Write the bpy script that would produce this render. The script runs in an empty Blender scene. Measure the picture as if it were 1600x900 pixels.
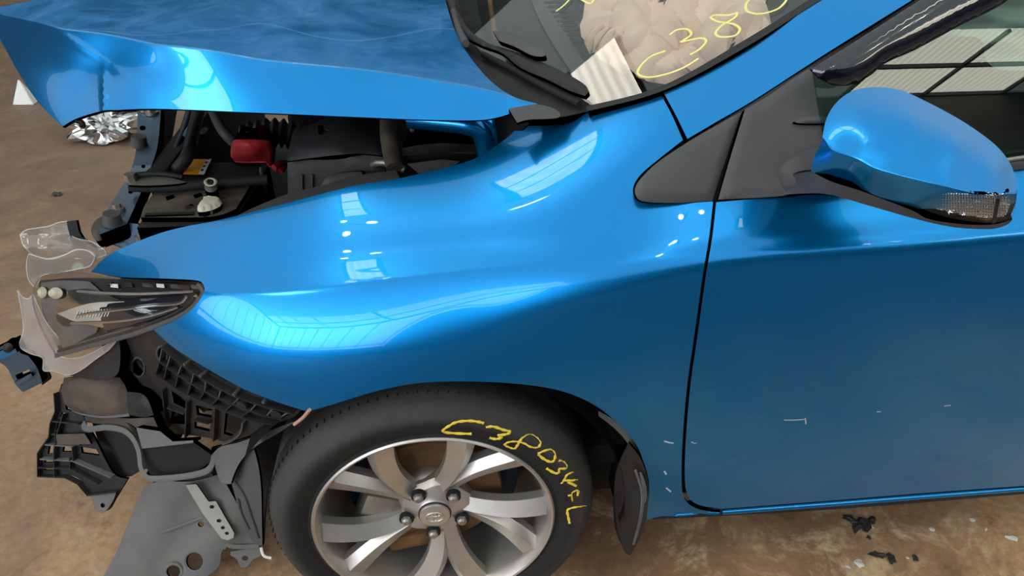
import bpy, bmesh, math, random
import numpy as np
from mathutils import Vector, Matrix
from mathutils.bvhtree import BVHTree
from mathutils.geometry import delaunay_2d_cdt, barycentric_transform
random.seed(3); np.random.seed(3)
SC = bpy.context.scene
COL = SC.collection
PI = math.pi

# ------------------------------------------------------------------ camera
F = 1164.0
PITCH = math.radians(33); YAW = math.radians(5.3)
CAM = np.array([0.0594, -0.9140, 1.3977])
FWD = np.array([math.sin(YAW)*math.cos(PITCH), math.cos(YAW)*math.cos(PITCH), -math.sin(PITCH)])
RGT = np.array([math.cos(YAW), -math.sin(YAW), 0.0])
UPV = np.cross(RGT, FWD)
cd = bpy.data.cameras.new('camera'); cam = bpy.data.objects.new('camera', cd); COL.objects.link(cam)
cd.sensor_width = 36; cd.lens = 36*F/1600; cd.clip_start = 0.02
cam.matrix_world = Matrix(((RGT[0], UPV[0], -FWD[0], CAM[0]), (RGT[1], UPV[1], -FWD[1], CAM[1]),
                           (RGT[2], UPV[2], -FWD[2], CAM[2]), (0, 0, 0, 1)))
SC.camera = cam

# ------------------------------------------------------------------ light
W = bpy.data.worlds.new('world'); SC.world = W; W.use_nodes = True
W.node_tree.nodes['Background'].inputs[0].default_value = (0.75, 0.85, 1.0, 1)
W.node_tree.nodes['Background'].inputs[1].default_value = 0.6
SC.view_settings.view_transform = 'Standard'; SC.view_settings.look = 'None'
SC.view_settings.gamma = 1; SC.view_settings.exposure = 0.0
SC.view_settings.use_curve_mapping = False
SKY_E = 9.0      # daylight coming through the translucent roof sheets
WALL_E = 4.2      # daylight through the translucent wall sheets
ROOF_FILL_E = 0.85      # added glow over the whole unseen roof, brightens the upper paint

# ------------------------------------------------------------------ materials
def mat(name, col, rough=0.5, metal=0.0, coat=0.0, coat_rough=0.03, spec=0.5, trans=0.0, emit=None, estr=0.0, ior=1.45):
    m = bpy.data.materials.new(name); m.use_nodes = True
    b = m.node_tree.nodes['Principled BSDF']
    b.inputs['Base Color'].default_value = (*col, 1); b.inputs['Roughness'].default_value = rough
    b.inputs['Metallic'].default_value = metal; b.inputs['Coat Weight'].default_value = coat
    b.inputs['Coat Roughness'].default_value = coat_rough; b.inputs['Specular IOR Level'].default_value = spec
    b.inputs['Transmission Weight'].default_value = trans; b.inputs['IOR'].default_value = ior
    if emit: b.inputs['Emission Color'].default_value = (*emit, 1); b.inputs['Emission Strength'].default_value = estr
    return m
def nd(m, t, **kw):
    n = m.node_tree.nodes.new(t)
    for k, v in kw.items(): setattr(n, k, v)
    return n
def lk(m, a, b): m.node_tree.links.new(a, b)
def noise(m, scale, detail=6, rough=0.6, dist=0.0, stretch=None):
    tc = nd(m, 'ShaderNodeTexCoord'); mp = nd(m, 'ShaderNodeMapping')
    if stretch: mp.inputs['Scale'].default_value = stretch
    n = nd(m, 'ShaderNodeTexNoise'); n.inputs['Scale'].default_value = scale
    n.inputs['Detail'].default_value = detail; n.inputs['Roughness'].default_value = rough; n.inputs['Distortion'].default_value = dist
    lk(m, tc.outputs['Object'], mp.inputs[0]); lk(m, mp.outputs[0], n.inputs['Vector'])
    return n.outputs['Fac']
def ramp(m, fac, stops):
    r = nd(m, 'ShaderNodeValToRGB'); e = r.color_ramp.elements
    while len(e) < len(stops): e.new(0.5)
    for i, (p, c) in enumerate(stops):
        e[i].position = p; e[i].color = (*c, 1) if len(c) == 3 else c
    lk(m, fac, r.inputs[0]); return r.outputs[0]
def mixc(m, fac, a, b):
    x = nd(m, 'ShaderNodeMix', data_type='RGBA')
    for s, v in ((x.inputs[0], fac), (x.inputs[6], a), (x.inputs[7], b)):
        if isinstance(v, (int, float)): s.default_value = v
        elif isinstance(v, tuple): s.default_value = (*v, 1)
        else: lk(m, v, s)
    return x.outputs[2]
def math_(m, op, a, b=0.0):
    x = nd(m, 'ShaderNodeMath', operation=op); x.use_clamp = False
    for s, v in ((x.inputs[0], a), (x.inputs[1], b)):
        if isinstance(v, (int, float)): s.default_value = v
        else: lk(m, v, s)
    return x.outputs[0]
def bump(m, fac, strength=0.3, dist=0.002):
    b = nd(m, 'ShaderNodeBump'); b.inputs['Strength'].default_value = strength; b.inputs['Distance'].default_value = dist
    lk(m, fac, b.inputs['Height']); lk(m, b.outputs[0], m.node_tree.nodes['Principled BSDF'].inputs['Normal'])
def bs(m): return m.node_tree.nodes['Principled BSDF']
def dusty(name, col, dust, amount=0.5, scale=14, rough=0.6, rough2=0.85, metal=0.0, bumpv=0.15, spec=0.4):
    m = mat(name, col, rough, metal, spec=spec)
    f = noise(m, scale, 8, 0.65, 0.4)
    c = ramp(m, f, [(0.38, col), (0.75, tuple(col[i]*(1-amount)+dust[i]*amount for i in range(3)))])
    lk(m, c, bs(m).inputs['Base Color'])
    r = ramp(m, f, [(0.3, (rough,)*3), (0.7, (rough2,)*3)]); lk(m, r, bs(m).inputs['Roughness'])
    if bumpv: bump(m, noise(m, scale*20, 3), bumpv, 0.0006)
    return m

PAINT = (0.0, 0.215, 0.60)
def paint(name, dust=0.0, dcol=(0.2, 0.19, 0.18), zlo=None, zhi=None, base=PAINT, rough=0.27, top=False):
    m = mat(name, base, rough, 0.85, 1.0, 0.012); bs(m).inputs['Coat IOR'].default_value = 1.36
    fl = noise(m, 900, 1)                                   # metal flake
    c = mixc(m, math_(m, 'MULTIPLY', fl, 0.3), base, (0.0, 0.33, 0.74))
    if dust > 0:
        f = noise(m, 5, 9, 0.65, 0.5); f2 = noise(m, 70, 4, 0.6)
        d = math_(m, 'MULTIPLY', ramp(m, f, [(0.35, (0.1,)*3), (0.7, (1,)*3)]), ramp(m, f2, [(0.3, (0.6,)*3), (0.7, (1,)*3)]))
        if zlo is not None:
            tc = nd(m, 'ShaderNodeTexCoord'); sp = nd(m, 'ShaderNodeSeparateXYZ'); lk(m, tc.outputs['Object'], sp.inputs[0])
            mr = nd(m, 'ShaderNodeMapRange'); mr.inputs[1].default_value = zhi; mr.inputs[2].default_value = zlo
            lk(m, sp.outputs[2], mr.inputs[0]); d = math_(m, 'MULTIPLY', d, mr.outputs[0])
        if top:                                             # dust settles on upward faces
            ge = nd(m, 'ShaderNodeNewGeometry'); sp = nd(m, 'ShaderNodeSeparateXYZ'); lk(m, ge.outputs['Normal'], sp.inputs[0])
            mr = nd(m, 'ShaderNodeMapRange'); mr.inputs[1].default_value = 0.78; mr.inputs[2].default_value = 0.92
            lk(m, sp.outputs[2], mr.inputs[0]); d = math_(m, 'MULTIPLY', d, mr.outputs[0])
        d = math_(m, 'MULTIPLY', d, dust)
        c = mixc(m, d, c, dcol)
        lk(m, math_(m, 'SUBTRACT', 0.85, math_(m, 'MULTIPLY', d, 0.8)), bs(m).inputs['Metallic'])
        lk(m, math_(m, 'SUBTRACT', 1.0, math_(m, 'MULTIPLY', d, 0.9)), bs(m).inputs['Coat Weight'])
        lk(m, math_(m, 'ADD', 0.27, math_(m, 'MULTIPLY', d, 0.4)), bs(m).inputs['Roughness'])
    lk(m, c, bs(m).inputs['Base Color'])
    return m
M = {}
M['paint'] = paint('blue metallic paint')
M['paint_door'] = paint('blue metallic paint with road film', 0.5, (0.055, 0.055, 0.06), 0.26, 0.60)
M['paint_hood'] = paint('dusty blue paint', 0.8, (0.08, 0.20, 0.38), top=True)
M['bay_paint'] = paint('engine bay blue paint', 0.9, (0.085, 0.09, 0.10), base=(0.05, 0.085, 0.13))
M['trim'] = dusty('charcoal grained plastic', (0.065, 0.063, 0.066), (0.13, 0.125, 0.125), 0.3, 6, 0.5, 0.65, bumpv=0.35)
M['black'] = dusty('black plastic', (0.010, 0.010, 0.012), (0.07, 0.065, 0.06), 0.28, 9, 0.42, 0.7)
M['blackgloss'] = mat('smoked acrylic', (0.006, 0.007, 0.014), 0.06, 0, 1.0, 0.02)
M['rubber'] = dusty('tyre rubber', (0.018, 0.018, 0.018), (0.075, 0.07, 0.065), 0.6, 11, 0.55, 0.9, bumpv=0.25)
def _tyre():
    m = M['rubber']; tcr = nd(m, 'ShaderNodeTexCoord'); sp = nd(m, 'ShaderNodeSeparateXYZ'); lk(m, tcr.outputs['Object'], sp.inputs[0])
    dz = math_(m, 'SUBTRACT', sp.outputs[2], 0.297); r2 = math_(m, 'SQRT', math_(m, 'ADD', math_(m, 'MULTIPLY', sp.outputs[0], sp.outputs[0]), math_(m, 'MULTIPLY', dz, dz)))
    f = noise(m, 9, 8, 0.7, 0.6); f2 = noise(m, 60, 5, 0.7); rr_ = math_(m, 'ADD', r2, math_(m, 'MULTIPLY', math_(m, 'SUBTRACT', f, 0.5), 0.02))
    worn = ramp(m, math_(m, 'MULTIPLY', math_(m, 'SUBTRACT', rr_, 0.24), 16), [(0.15, (0.012, 0.012, 0.012)), (0.42, (0.045, 0.042, 0.04)), (0.80, (0.062, 0.058, 0.054)), (0.95, (0.028, 0.027, 0.026))])
    lk(m, mixc(m, math_(m, 'MULTIPLY', f2, 0.5), worn, (0.02, 0.02, 0.02)), bs(m).inputs['Base Color'])
_tyre()
M['brownplastic'] = dusty('dusty brown black plastic', (0.035, 0.028, 0.022), (0.17, 0.13, 0.10), 0.7, 8, 0.6, 0.9)
M['greyplastic'] = dusty('dusty grey plastic', (0.10, 0.10, 0.105), (0.22, 0.20, 0.17), 0.6, 6, 0.6, 0.9, bumpv=0.4)
M['alloy'] = dusty('silver alloy', (0.58, 0.55, 0.52), (0.32, 0.27, 0.23), 0.5, 9, 0.30, 0.45, 0.8, bumpv=0.0)
M['steel'] = dusty('dull steel', (0.35, 0.33, 0.30), (0.2, 0.13, 0.08), 0.6, 20, 0.4, 0.6, 0.8)
M['rust'] = dusty('rusty iron', (0.10, 0.055, 0.03), (0.33, 0.17, 0.06), 0.8, 12, 0.6, 0.9, 0.2)
M['chrome'] = mat('chrome', (0.8, 0.8, 0.8), 0.08, 1.0)
M['foil'] = mat('crumpled chrome plastic', (0.8, 0.8, 0.8), 0.15, 1.0)
M['red'] = dusty('red plastic', (0.33, 0.008, 0.012), (0.2, 0.08, 0.07), 0.35, 20, 0.45, 0.7)
M['label'] = mat('orange label', (0.75, 0.30, 0.01), 0.5)
M['white'] = mat('white plastic', (0.75, 0.75, 0.72), 0.5)
M['cream'] = dusty('corroded cream residue', (0.5, 0.45, 0.33), (0.7, 0.68, 0.6), 0.7, 40, 0.7, 0.9)
M['airbag'] = dusty('airbag cloth', (0.74, 0.50, 0.40), (0.80, 0.56, 0.46), 0.5, 10, 0.75, 0.9, bumpv=0.2)
M['pen'] = mat('yellow paint pen', (0.85, 0.60, 0.06), 0.55)
M['penw'] = mat('pale yellow paint pen', (0.80, 0.74, 0.22), 0.55)
M['scratch'] = mat('scraped paint', (0.45, 0.47, 0.5), 0.7)
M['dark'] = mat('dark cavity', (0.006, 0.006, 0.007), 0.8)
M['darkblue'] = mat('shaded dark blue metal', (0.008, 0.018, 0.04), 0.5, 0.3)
M['copper'] = mat('pinkish wire', (0.55, 0.3, 0.22), 0.5)
M['mirrorglass'] = mat('mirror glass', (0.8, 0.8, 0.82), 0.02, 1.0)
def glass(name, tint, rough=0.0, gl=1.0, white=0.0):
    m = bpy.data.materials.new(name); m.use_nodes = True; nt = m.node_tree; nt.nodes.clear()
    o = nt.nodes.new('ShaderNodeOutputMaterial'); t = nt.nodes.new('ShaderNodeBsdfTransparent'); t.inputs[0].default_value = (*tint, 1)
    g = nt.nodes.new('ShaderNodeBsdfGlossy'); g.inputs['Roughness'].default_value = rough
    fr = nt.nodes.new('ShaderNodeFresnel'); ge = nt.nodes.new('ShaderNodeNewGeometry'); mi = nt.nodes.new('ShaderNodeMath'); mi.operation = 'MULTIPLY_ADD'
    mi.inputs[1].default_value = 1/1.5-1.5; mi.inputs[2].default_value = 1.5        # same interface seen from within the thin sheet
    nt.links.new(ge.outputs['Backfacing'], mi.inputs[0]); nt.links.new(mi.outputs[0], fr.inputs[0])
    mu = nt.nodes.new('ShaderNodeMath'); mu.operation = 'MULTIPLY'; mu.inputs[1].default_value = gl; mu.use_clamp = True
    nt.links.new(fr.outputs[0], mu.inputs[0])
    mx = nt.nodes.new('ShaderNodeMixShader'); nt.links.new(mu.outputs[0], mx.inputs[0]); nt.links.new(t.outputs[0], mx.inputs[1]); nt.links.new(g.outputs[0], mx.inputs[2])
    out = mx.outputs[0]
    if white:
        d = nt.nodes.new('ShaderNodeBsdfDiffuse'); d.inputs[0].default_value = (0.8, 0.8, 0.8, 1)
        tl = nt.nodes.new('ShaderNodeBsdfTranslucent'); tl.inputs[0].default_value = (0.8, 0.8, 0.8, 1)
        a = nt.nodes.new('ShaderNodeAddShader'); nt.links.new(d.outputs[0], a.inputs[0]); nt.links.new(tl.outputs[0], a.inputs[1])
        m2 = nt.nodes.new('ShaderNodeMixShader'); m2.inputs[0].default_value = white
        nt.links.new(out, m2.inputs[1]); nt.links.new(a.outputs[0], m2.inputs[2]); out = m2.outputs[0]
    nt.links.new(out, o.inputs[0]); return m
M['screen'] = glass('windscreen glass', (0.93, 0.95, 0.94), gl=.75)
M['sideglass'] = glass('green tinted side glass', (0.62, 0.74, 0.68), gl=1.0)
M['lens'] = glass('headlight clear plastic', (0.95, 0.95, 0.95), 0.03, gl=.55)
M['shard'] = glass('cloudy broken plastic', (0.85, 0.84, 0.82), 0.08, gl=1.6, white=0.06)
M['milky'] = glass('milky broken plastic', (0.8, 0.76, 0.76), 0.1, gl=1.5, white=0.13)
M['shardedge'] = glass('frosted broken edge', (0.9, 0.9, 0.88), 0.2, gl=1.2, white=0.35)

# ------------------------------------------------------------------ object helpers
def link(name, me, m, parent=None):
    o = bpy.data.objects.new(name, me); COL.objects.link(o)
    if m is not None: me.materials.append(m)
    if parent is not None: o.parent = parent
    return o
def tag(o, label=None, cat=None, group=None, kind=None):
    for k, v in (('label', label), ('category', cat), ('group', group), ('kind', kind)):
        if v: o[k] = v
    return o
def finish(bm, name, m, parent=None, sharp=35):
    me = bpy.data.meshes.new(name); bmesh.ops.recalc_face_normals(bm, faces=bm.faces); bm.to_mesh(me); bm.free()
    for p in me.polygons: p.use_smooth = True
    me.set_sharp_from_angle(angle=math.radians(sharp))
    return link(name, me, m, parent)
def addbox(bm, c, s, rot=None, bev=0.0, seg=2):
    r = bmesh.ops.create_cube(bm, size=1.0); vs = r['verts']
    T = Matrix.Translation(Vector(c)) @ (rot.to_4x4() if rot is not None else Matrix.Identity(4)) @ Matrix.Diagonal((*s, 1))
    bmesh.ops.transform(bm, matrix=T, verts=vs)
    if bev:
        es = list({e for v in vs for e in v.link_edges}); bmesh.ops.bevel(bm, geom=es, offset=bev, segments=seg, affect='EDGES', profile=0.5)
def addtube(bm, pts, r, n=10, flat=None, cap=True):
    pts = [Vector(p) for p in pts]; rings = []
    up = Vector((0.13, 0.21, 1)).normalized()
    for i, p in enumerate(pts):
        t = (pts[min(i+1, len(pts)-1)]-pts[max(i-1, 0)]).normalized()
        if flat is not None: b = Vector(flat); a = t.cross(b).normalized(); b = a.cross(t).normalized()
        else:
            a = t.cross(up)
            if a.length < 1e-3: a = t.cross(Vector((1, 0, 0)))
            a.normalize(); b = a.cross(t).normalized()
        rr = r[i] if isinstance(r, (list, tuple)) else r
        k = 0.35 if flat is not None else 1.0
        rings.append([bm.verts.new(p + a*rr*math.cos(2*PI*j/n) + b*rr*k*math.sin(2*PI*j/n)) for j in range(n)])
    for i in range(len(rings)-1):
        for j in range(n): bm.faces.new((rings[i][j], rings[i][(j+1) % n], rings[i+1][(j+1) % n], rings[i+1][j]))
    if cap: bm.faces.new(rings[0][::-1]); bm.faces.new(rings[-1])
def smooth3(pts, k=6):
    pts = np.array(pts, float); n = len(pts); out = []
    for i in range(n-1):
        p0 = pts[max(i-1, 0)]; p1 = pts[i]; p2 = pts[i+1]; p3 = pts[min(i+2, n-1)]
        for t in np.arange(k)/k:
            out.append(0.5*((2*p1)+(-p0+p2)*t+(2*p0-5*p1+4*p2-p3)*t*t+(-p0+3*p1-3*p2+p3)*t**3))
    out.append(pts[-1]); return np.array(out)
def tube(name, pts, r, m, parent=None, n=10, k=6, flat=None):
    bm = bmesh.new(); addtube(bm, smooth3(pts, k) if k > 1 else pts, r, n, flat); return finish(bm, name, m, parent, 60)
def box(name, c, s, m, parent=None, rot=None, bev=0.003):
    bm = bmesh.new(); addbox(bm, c, s, rot, bev); return finish(bm, name, m, parent)
def cyl(bm, p0, p1, r0, r1=None, n=16):
    addtube(bm, [p0, p1], [r0, r0 if r1 is None else r1], n)
def cylinder(name, p0, p1, r, m, parent=None, r1=None, n=16):
    bm = bmesh.new(); cyl(bm, p0, p1, r, r1, n); return finish(bm, name, m, parent)
def lathe_y(name, prof, m, parent=None, n=72, center=(0, 0, 0.297), close=False):
    bm = bmesh.new(); rings = []
    for (r, y) in prof:
        rings.append([bm.verts.new((center[0]+r*math.cos(2*PI*j/n), center[1]+y, center[2]+r*math.sin(2*PI*j/n))) for j in range(n)])
    L = len(rings)
    for i in range(L if close else L-1):
        a, b = rings[i], rings[(i+1) % L]
        for j in range(n): bm.faces.new((a[j], a[(j+1) % n], b[(j+1) % n], b[j]))
    return finish(bm, name, m, parent, 40)

# ------------------------------------------------------------------ points in space seen through the measured photograph
def rays(px):
    px = np.atleast_2d(np.array(px, float))
    return FWD[None]*F + RGT[None]*(px[:, :1]-800) + UPV[None]*(450-px[:, 1:2])
def P(px, py, X=None, Y=None, Z=None):
    d = rays([(px, py)])[0]
    t = (Y-CAM[1])/d[1] if Y is not None else ((Z-CAM[2])/d[2] if Z is not None else (X-CAM[0])/d[0])
    return CAM+d*t
class Plane:                                  # a plane in the scene
    def __init__(s, p, n): s.p = np.array(p, float); s.n = np.array(n, float)/np.linalg.norm(n)
    def w(s, px): d = rays(px); return (d@s.n)/((s.p-CAM)@s.n)
    def pos(s, px): return CAM+rays(px)/s.w(px)[:, None]
def ctrl_w(c):
    px, py, kw = c[0], c[1], c[2]
    if 'pl' in kw:
        q = kw['pl'].pos([(px, py)])[0]; n = kw['pl'].n
        if n@(CAM-q) < 0: n = -n
        d = rays([(px, py)])[0]; off = kw['off']
        return (d@n)/((q+n*off-CAM)@n)
    q = P(px, py, **kw); d = rays([(px, py)])[0]
    return 1.0/(((q-CAM)@d)/(d@d))
class Fit:                                    # thin-plate surface through measured scene points
    def __init__(s, ctrl, smooth=0.0):
        s.x = np.array([(c[0], c[1]) for c in ctrl], float)/500; s.v = np.array([ctrl_w(c) for c in ctrl]); n = len(ctrl)
        s.lin = n == 3
        Pm = np.c_[np.ones(n), s.x]
        if s.lin: s.a = np.linalg.solve(Pm, s.v); return
        K = s.K(s.x)+np.eye(n)*smooth; A = np.zeros((n+3, n+3)); A[:n, :n] = K; A[:n, n:] = Pm; A[n:, :n] = Pm.T
        s.c = np.linalg.solve(A, np.r_[s.v, 0, 0, 0])
    def K(s, q):
        r2 = ((q[:, None]-s.x[None])**2).sum(-1); return np.where(r2 > 1e-12, 0.5*r2*np.log(np.maximum(r2, 1e-12)), 0)
    def w(s, px):
        q = np.atleast_2d(np.array(px, float))/500; L = np.c_[np.ones(len(q)), q]
        return L@s.a if s.lin else s.K(q)@s.c[:-3]+L@s.c[-3:]
    def pos(s, px): return CAM+rays(px)/s.w(px)[:, None]
class Ridge:                                  # two faces meeting in a rounded crease (the outer corner of a solid)
    def __init__(s, a, b, k): s.A, s.B, s.k = a, b, k
    def w(s, px):
        a = s.A.w(px); b = s.B.w(px); k = s.k*a.mean(); return -k*np.logaddexp(-a/k, -b/k)
    def pos(s, px): return CAM+rays(px)/s.w(px)[:, None]
    def line(s, x0, x1, y0, y1, step=5):      # where the two faces meet
        out = []
        for x in np.arange(x0, x1, step):
            ys = np.linspace(y0, y1, 400); q = np.c_[np.full(400, x), ys]; d = s.A.w(q)-s.B.w(q); i = np.where(np.sign(d[:-1]) != np.sign(d[1:]))[0]
            if len(i): out.append((x, ys[i[-1]]-d[i[-1]]*(ys[1]-ys[0])/(d[i[-1]+1]-d[i[-1]])))
        return out
class Bent:                                   # a surface with dents / folds: add(px)->metres toward the viewer
    def __init__(s, base, add): s.b, s.add = base, add
    def pos(s, px):
        px = np.atleast_2d(np.array(px, float)); q = s.b.pos(px); d = CAM-q; d /= np.linalg.norm(d, axis=1)[:, None]
        return q+d*s.add(px)[:, None]
def fdnormal(f, px):
    px = np.atleast_2d(np.array(px, float)); e = 0.6
    a = f.pos(px+[e, 0])-f.pos(px-[e, 0]); b = f.pos(px+[0, e])-f.pos(px-[0, e])
    n = np.cross(a, b); n /= np.linalg.norm(n, axis=1)[:, None]+1e-12
    s = np.sign(((CAM-f.pos(px))*n).sum(1)); s[s == 0] = 1
    return n*s[:, None]

def curve(*segs, step=6.0, closed=True):      # smooth runs joined at corners
    out = []
    for sg in segs:
        sg = np.array(sg, float)
        if len(sg) > 2:
            q = smooth3(sg, 24)
        else: q = sg
        L = np.r_[0, np.cumsum(np.linalg.norm(np.diff(q, axis=0), axis=1))]
        n = max(1, int(round(L[-1]/step))); t = np.linspace(0, L[-1], n+1)
        q = np.c_[np.interp(t, L, q[:, 0]), np.interp(t, L, q[:, 1])]
        out.append(q)
    res = []
    for q in out:
        for p in q:
            if not res or np.hypot(*(np.array(res[-1])-p)) > step*0.3: res.append(tuple(p))
    if closed and np.hypot(res[0][0]-res[-1][0], res[0][1]-res[-1][1]) < step*0.3: res.pop()
    return res
def poly(*pts, step=6.0):
    pts = list(pts); return curve(*[[pts[i], pts[(i+1) % len(pts)]] for i in range(len(pts))], step=step)
def loop(pts, step=6.0):                      # smooth closed outline
    p = list(pts); n = len(p); q = smooth3([p[-1]]+p+[p[0], p[1]], 20)[20:-20]
    return curve(q[::4], step=step)
def ell(cx, cy, rx, ry, n=20, rot=0):
    return [(cx+rx*math.cos(t)*math.cos(rot)-ry*math.sin(t)*math.sin(rot), cy+rx*math.cos(t)*math.sin(rot)+ry*math.sin(t)*math.cos(rot)) for t in (2*PI*i/n for i in range(n))]
def inside(q, pol):
    pol = np.array(pol); x, y = q[:, 0], q[:, 1]; r = np.zeros(len(q), bool)
    x1, y1 = pol[:, 0], pol[:, 1]; x2, y2 = np.roll(x1, -1), np.roll(y1, -1)
    for a, b, c, d in zip(x1, y1, x2, y2):
        if b == d: continue
        r ^= ((b > y) != (d > y)) & (x < (c-a)*(y-b)/(d-b)+a)
    return r
def dist(q, pol):
    pol = np.array(pol); b = np.roll(pol, -1, 0); best = np.full(len(q), 1e9)
    for p0, p1 in zip(pol, b):
        e = p1-p0; L = e@e+1e-9; t = np.clip(((q-p0)@e)/L, 0, 1); best = np.minimum(best, np.linalg.norm(q-p0-t[:, None]*e, axis=1))
    return best
def panel(name, out, f, m, parent=None, thick=0.004, step=10, holes=(), bulge=0.0, bw=12, edge_m=None, back=True, flatshade=False, crease=None):
    """A sheet with real thickness lying on scene surface f, cut to a measured outline."""
    loops = [list(out)]+[list(h) for h in holes]
    allp = [p for l in loops for p in l]; edges = []; k = 0
    for l in loops:
        edges += [(k+i, k+(i+1) % len(l)) for i in range(len(l))]; k += len(l)
    A = np.array(allp); x0, y0 = A.min(0); x1, y1 = A.max(0)
    gx, gy = np.meshgrid(np.arange(x0+step*.5, x1, step), np.arange(y0+step*.5, y1, step)); gx[::2] += step*.5
    G = np.c_[gx.ravel(), gy.ravel()]
    if len(G):
        ok = inside(G, out)
        for h in holes: ok &= ~inside(G, h)
        G = G[ok]
    if len(G):
        ok = np.ones(len(G), bool)
        for l in loops: ok &= dist(G, l) > step*0.45
        G = G[ok]
    for K in (crease or []):
        K = np.array(K); ok = inside(K, out)
        for l in loops: ok &= dist(K, l) > step*0.3
        dk = np.abs(G[:, 1]-np.interp(G[:, 0], K[:, 0], K[:, 1])); G = G[(dk > step*.6) | (G[:, 0] < K[0, 0]) | (G[:, 0] > K[-1, 0])]
        n0 = len(allp); keep = np.where(ok)[0]; allp = allp+[tuple(K[i]) for i in keep]
        edges += [(n0+i, n0+i+1) for i in range(len(keep)-1) if keep[i+1] == keep[i]+1]
        for sgn in (-1, 1):                   # a close row on each side keeps the fold crisp
            G = np.vstack([G, K[ok]+[0, sgn*step*.32]])
        ok = inside(G, out)
        for l in loops: ok &= dist(G, l) > step*0.2
        G = G[ok]
    co = [Vector((float(p[0]), float(p[1]))) for p in allp]+[Vector((float(a), float(b))) for a, b in G]
    V, E, FC, *_ = delaunay_2d_cdt(co, edges, [], 0, 1e-4)
    V = np.array([(v.x, v.y) for v in V]); FC = np.array([tuple(t) for t in FC if len(t) == 3])
    cen = V[FC].mean(1); ok = inside(cen, out)
    for h in holes: ok &= ~inside(cen, h)
    FC = FC[ok]
    pos = f.pos(V)
    if bulge:
        n0 = fdnormal(f, V); d = np.minimum.reduce([dist(V, l) for l in loops]); t = np.clip(d/bw, 0, 1)
        pos = pos+n0*(bulge*np.sqrt(np.maximum(0, 1-(1-t)**2)))[:, None]
    # orient triangles to the viewer
    a, b, c = pos[FC[:, 0]], pos[FC[:, 1]], pos[FC[:, 2]]; fn = np.cross(b-a, c-a)
    flip = ((CAM-a)*fn).sum(1) < 0; FC[flip] = FC[flip][:, ::-1]; fn[flip] *= -1
    if bulge or flatshade:
        nn = np.zeros_like(pos)
        for i in range(3): np.add.at(nn, FC[:, i], fn)
        nn /= np.linalg.norm(nn, axis=1)[:, None]+1e-15
    else: nn = fdnormal(f, V)
    bn = fdnormal(f, V) if bulge else nn
    base = f.pos(V) if bulge else pos
    bk = base-bn*thick
    N = len(V); verts = [pos]; norms = [nn]; faces = [tuple(t) for t in FC]
    if back:
        verts.append(bk); norms.append(-nn); faces += [tuple(int(x)+N for x in t[::-1]) for t in FC]
        off = 2*N
        cnt = {}
        for t in FC:
            for i in range(3):
                e = (int(t[i]), int(t[(i+1) % 3])); cnt[e] = 1
        bd = [e for e in cnt if (e[1], e[0]) not in cnt]
        rv, rn, rf = [], [], []
        for (i, j) in bd:
            p, q = pos[i], pos[j]; e = q-p; w = bk[i]-p; n = np.cross(w, e); n /= -(np.linalg.norm(n)+1e-15)
            k = off+len(rv); rv += [pos[i], bk[i], bk[j], pos[j]]; rn += [n]*4; rf.append((k, k+1, k+2, k+3))
        if rv: verts.append(np.array(rv)); norms.append(np.array(rn)); faces += rf
    verts = np.vstack(verts); norms = np.vstack(norms)
    me = bpy.data.meshes.new(name); me.from_pydata([tuple(v) for v in verts], [], [tuple(int(x) for x in t) for t in faces])
    for p in me.polygons: p.use_smooth = True
    me.normals_split_custom_set_from_vertices([tuple(n) for n in norms])
    o = link(name, me, m, parent)
    if edge_m is not None:
        me.materials.append(edge_m)
        for p in me.polygons:
            if len(p.vertices) == 4: p.material_index = 1
    return o
def letters(name, lines, f, r, m, parent, **kw):            # one object per painted character
    for g in lines: strokes(name, g, f, r, m, parent, **kw)
def strokes(name, lines, f, r, m, parent=None, n=6, k=5, lift=0.0006, var=0.0):
    bm = bmesh.new()
    for ln in lines:
        q = smooth3(ln, k) if len(ln) > 2 else np.array(ln, float)
        nn = fdnormal(f, q); ps = f.pos(q)+nn*lift
        rr = [r*(1+var*math.sin(1.7*i+len(ln))) for i in range(len(ps))]
        addtube(bm, ps, rr, n, flat=nn[len(nn)//2])
    return finish(bm, name, m, parent, 60)

# ------------------------------------------------------------------ the hall (setting)
def struct(name, c, s, m, parent=None):
    o = box(name, c, s, m, parent, bev=0)
    if parent is None: o['kind'] = 'structure'
    return o
fm = mat('stained concrete floor', (0.2, 0.15, 0.1), 0.6)
n1 = noise(fm, 1.1, 10, 0.62, 0.6); n2 = noise(fm, 6, 12, 0.74, 0.5); n3 = noise(fm, 45, 6, 0.7)
base = ramp(fm, n1, [(0.30, (0.17, 0.092, 0.052)), (0.47, (0.40, 0.23, 0.12)), (0.62, (0.74, 0.44, 0.22))])
sp_ = ramp(fm, n2, [(0.51, (0, 0, 0)), (0.60, (1, 1, 1))])
dk_ = ramp(fm, n2, [(0.36, (1, 1, 1)), (0.45, (0, 0, 0))])
c1 = mixc(fm, math_(fm, 'MULTIPLY', sp_, 0.75), base, (0.72, 0.52, 0.30))
c1 = mixc(fm, math_(fm, 'MULTIPLY', dk_, 0.6), c1, (0.10, 0.070, 0.048))
tc = nd(fm, 'ShaderNodeTexCoord'); sx = nd(fm, 'ShaderNodeSeparateXYZ'); lk(fm, tc.outputs['Object'], sx.inputs[0])
mr = nd(fm, 'ShaderNodeMapRange'); mr.inputs[1].default_value = 0.8; mr.inputs[2].default_value = 2.6; lk(fm, sx.outputs[1], mr.inputs[0])
c1 = mixc(fm, math_(fm, 'MULTIPLY', mr.outputs[0], 0.75), c1, (0.165, 0.105, 0.078))   # the cleaner brown floor beyond the car
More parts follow.
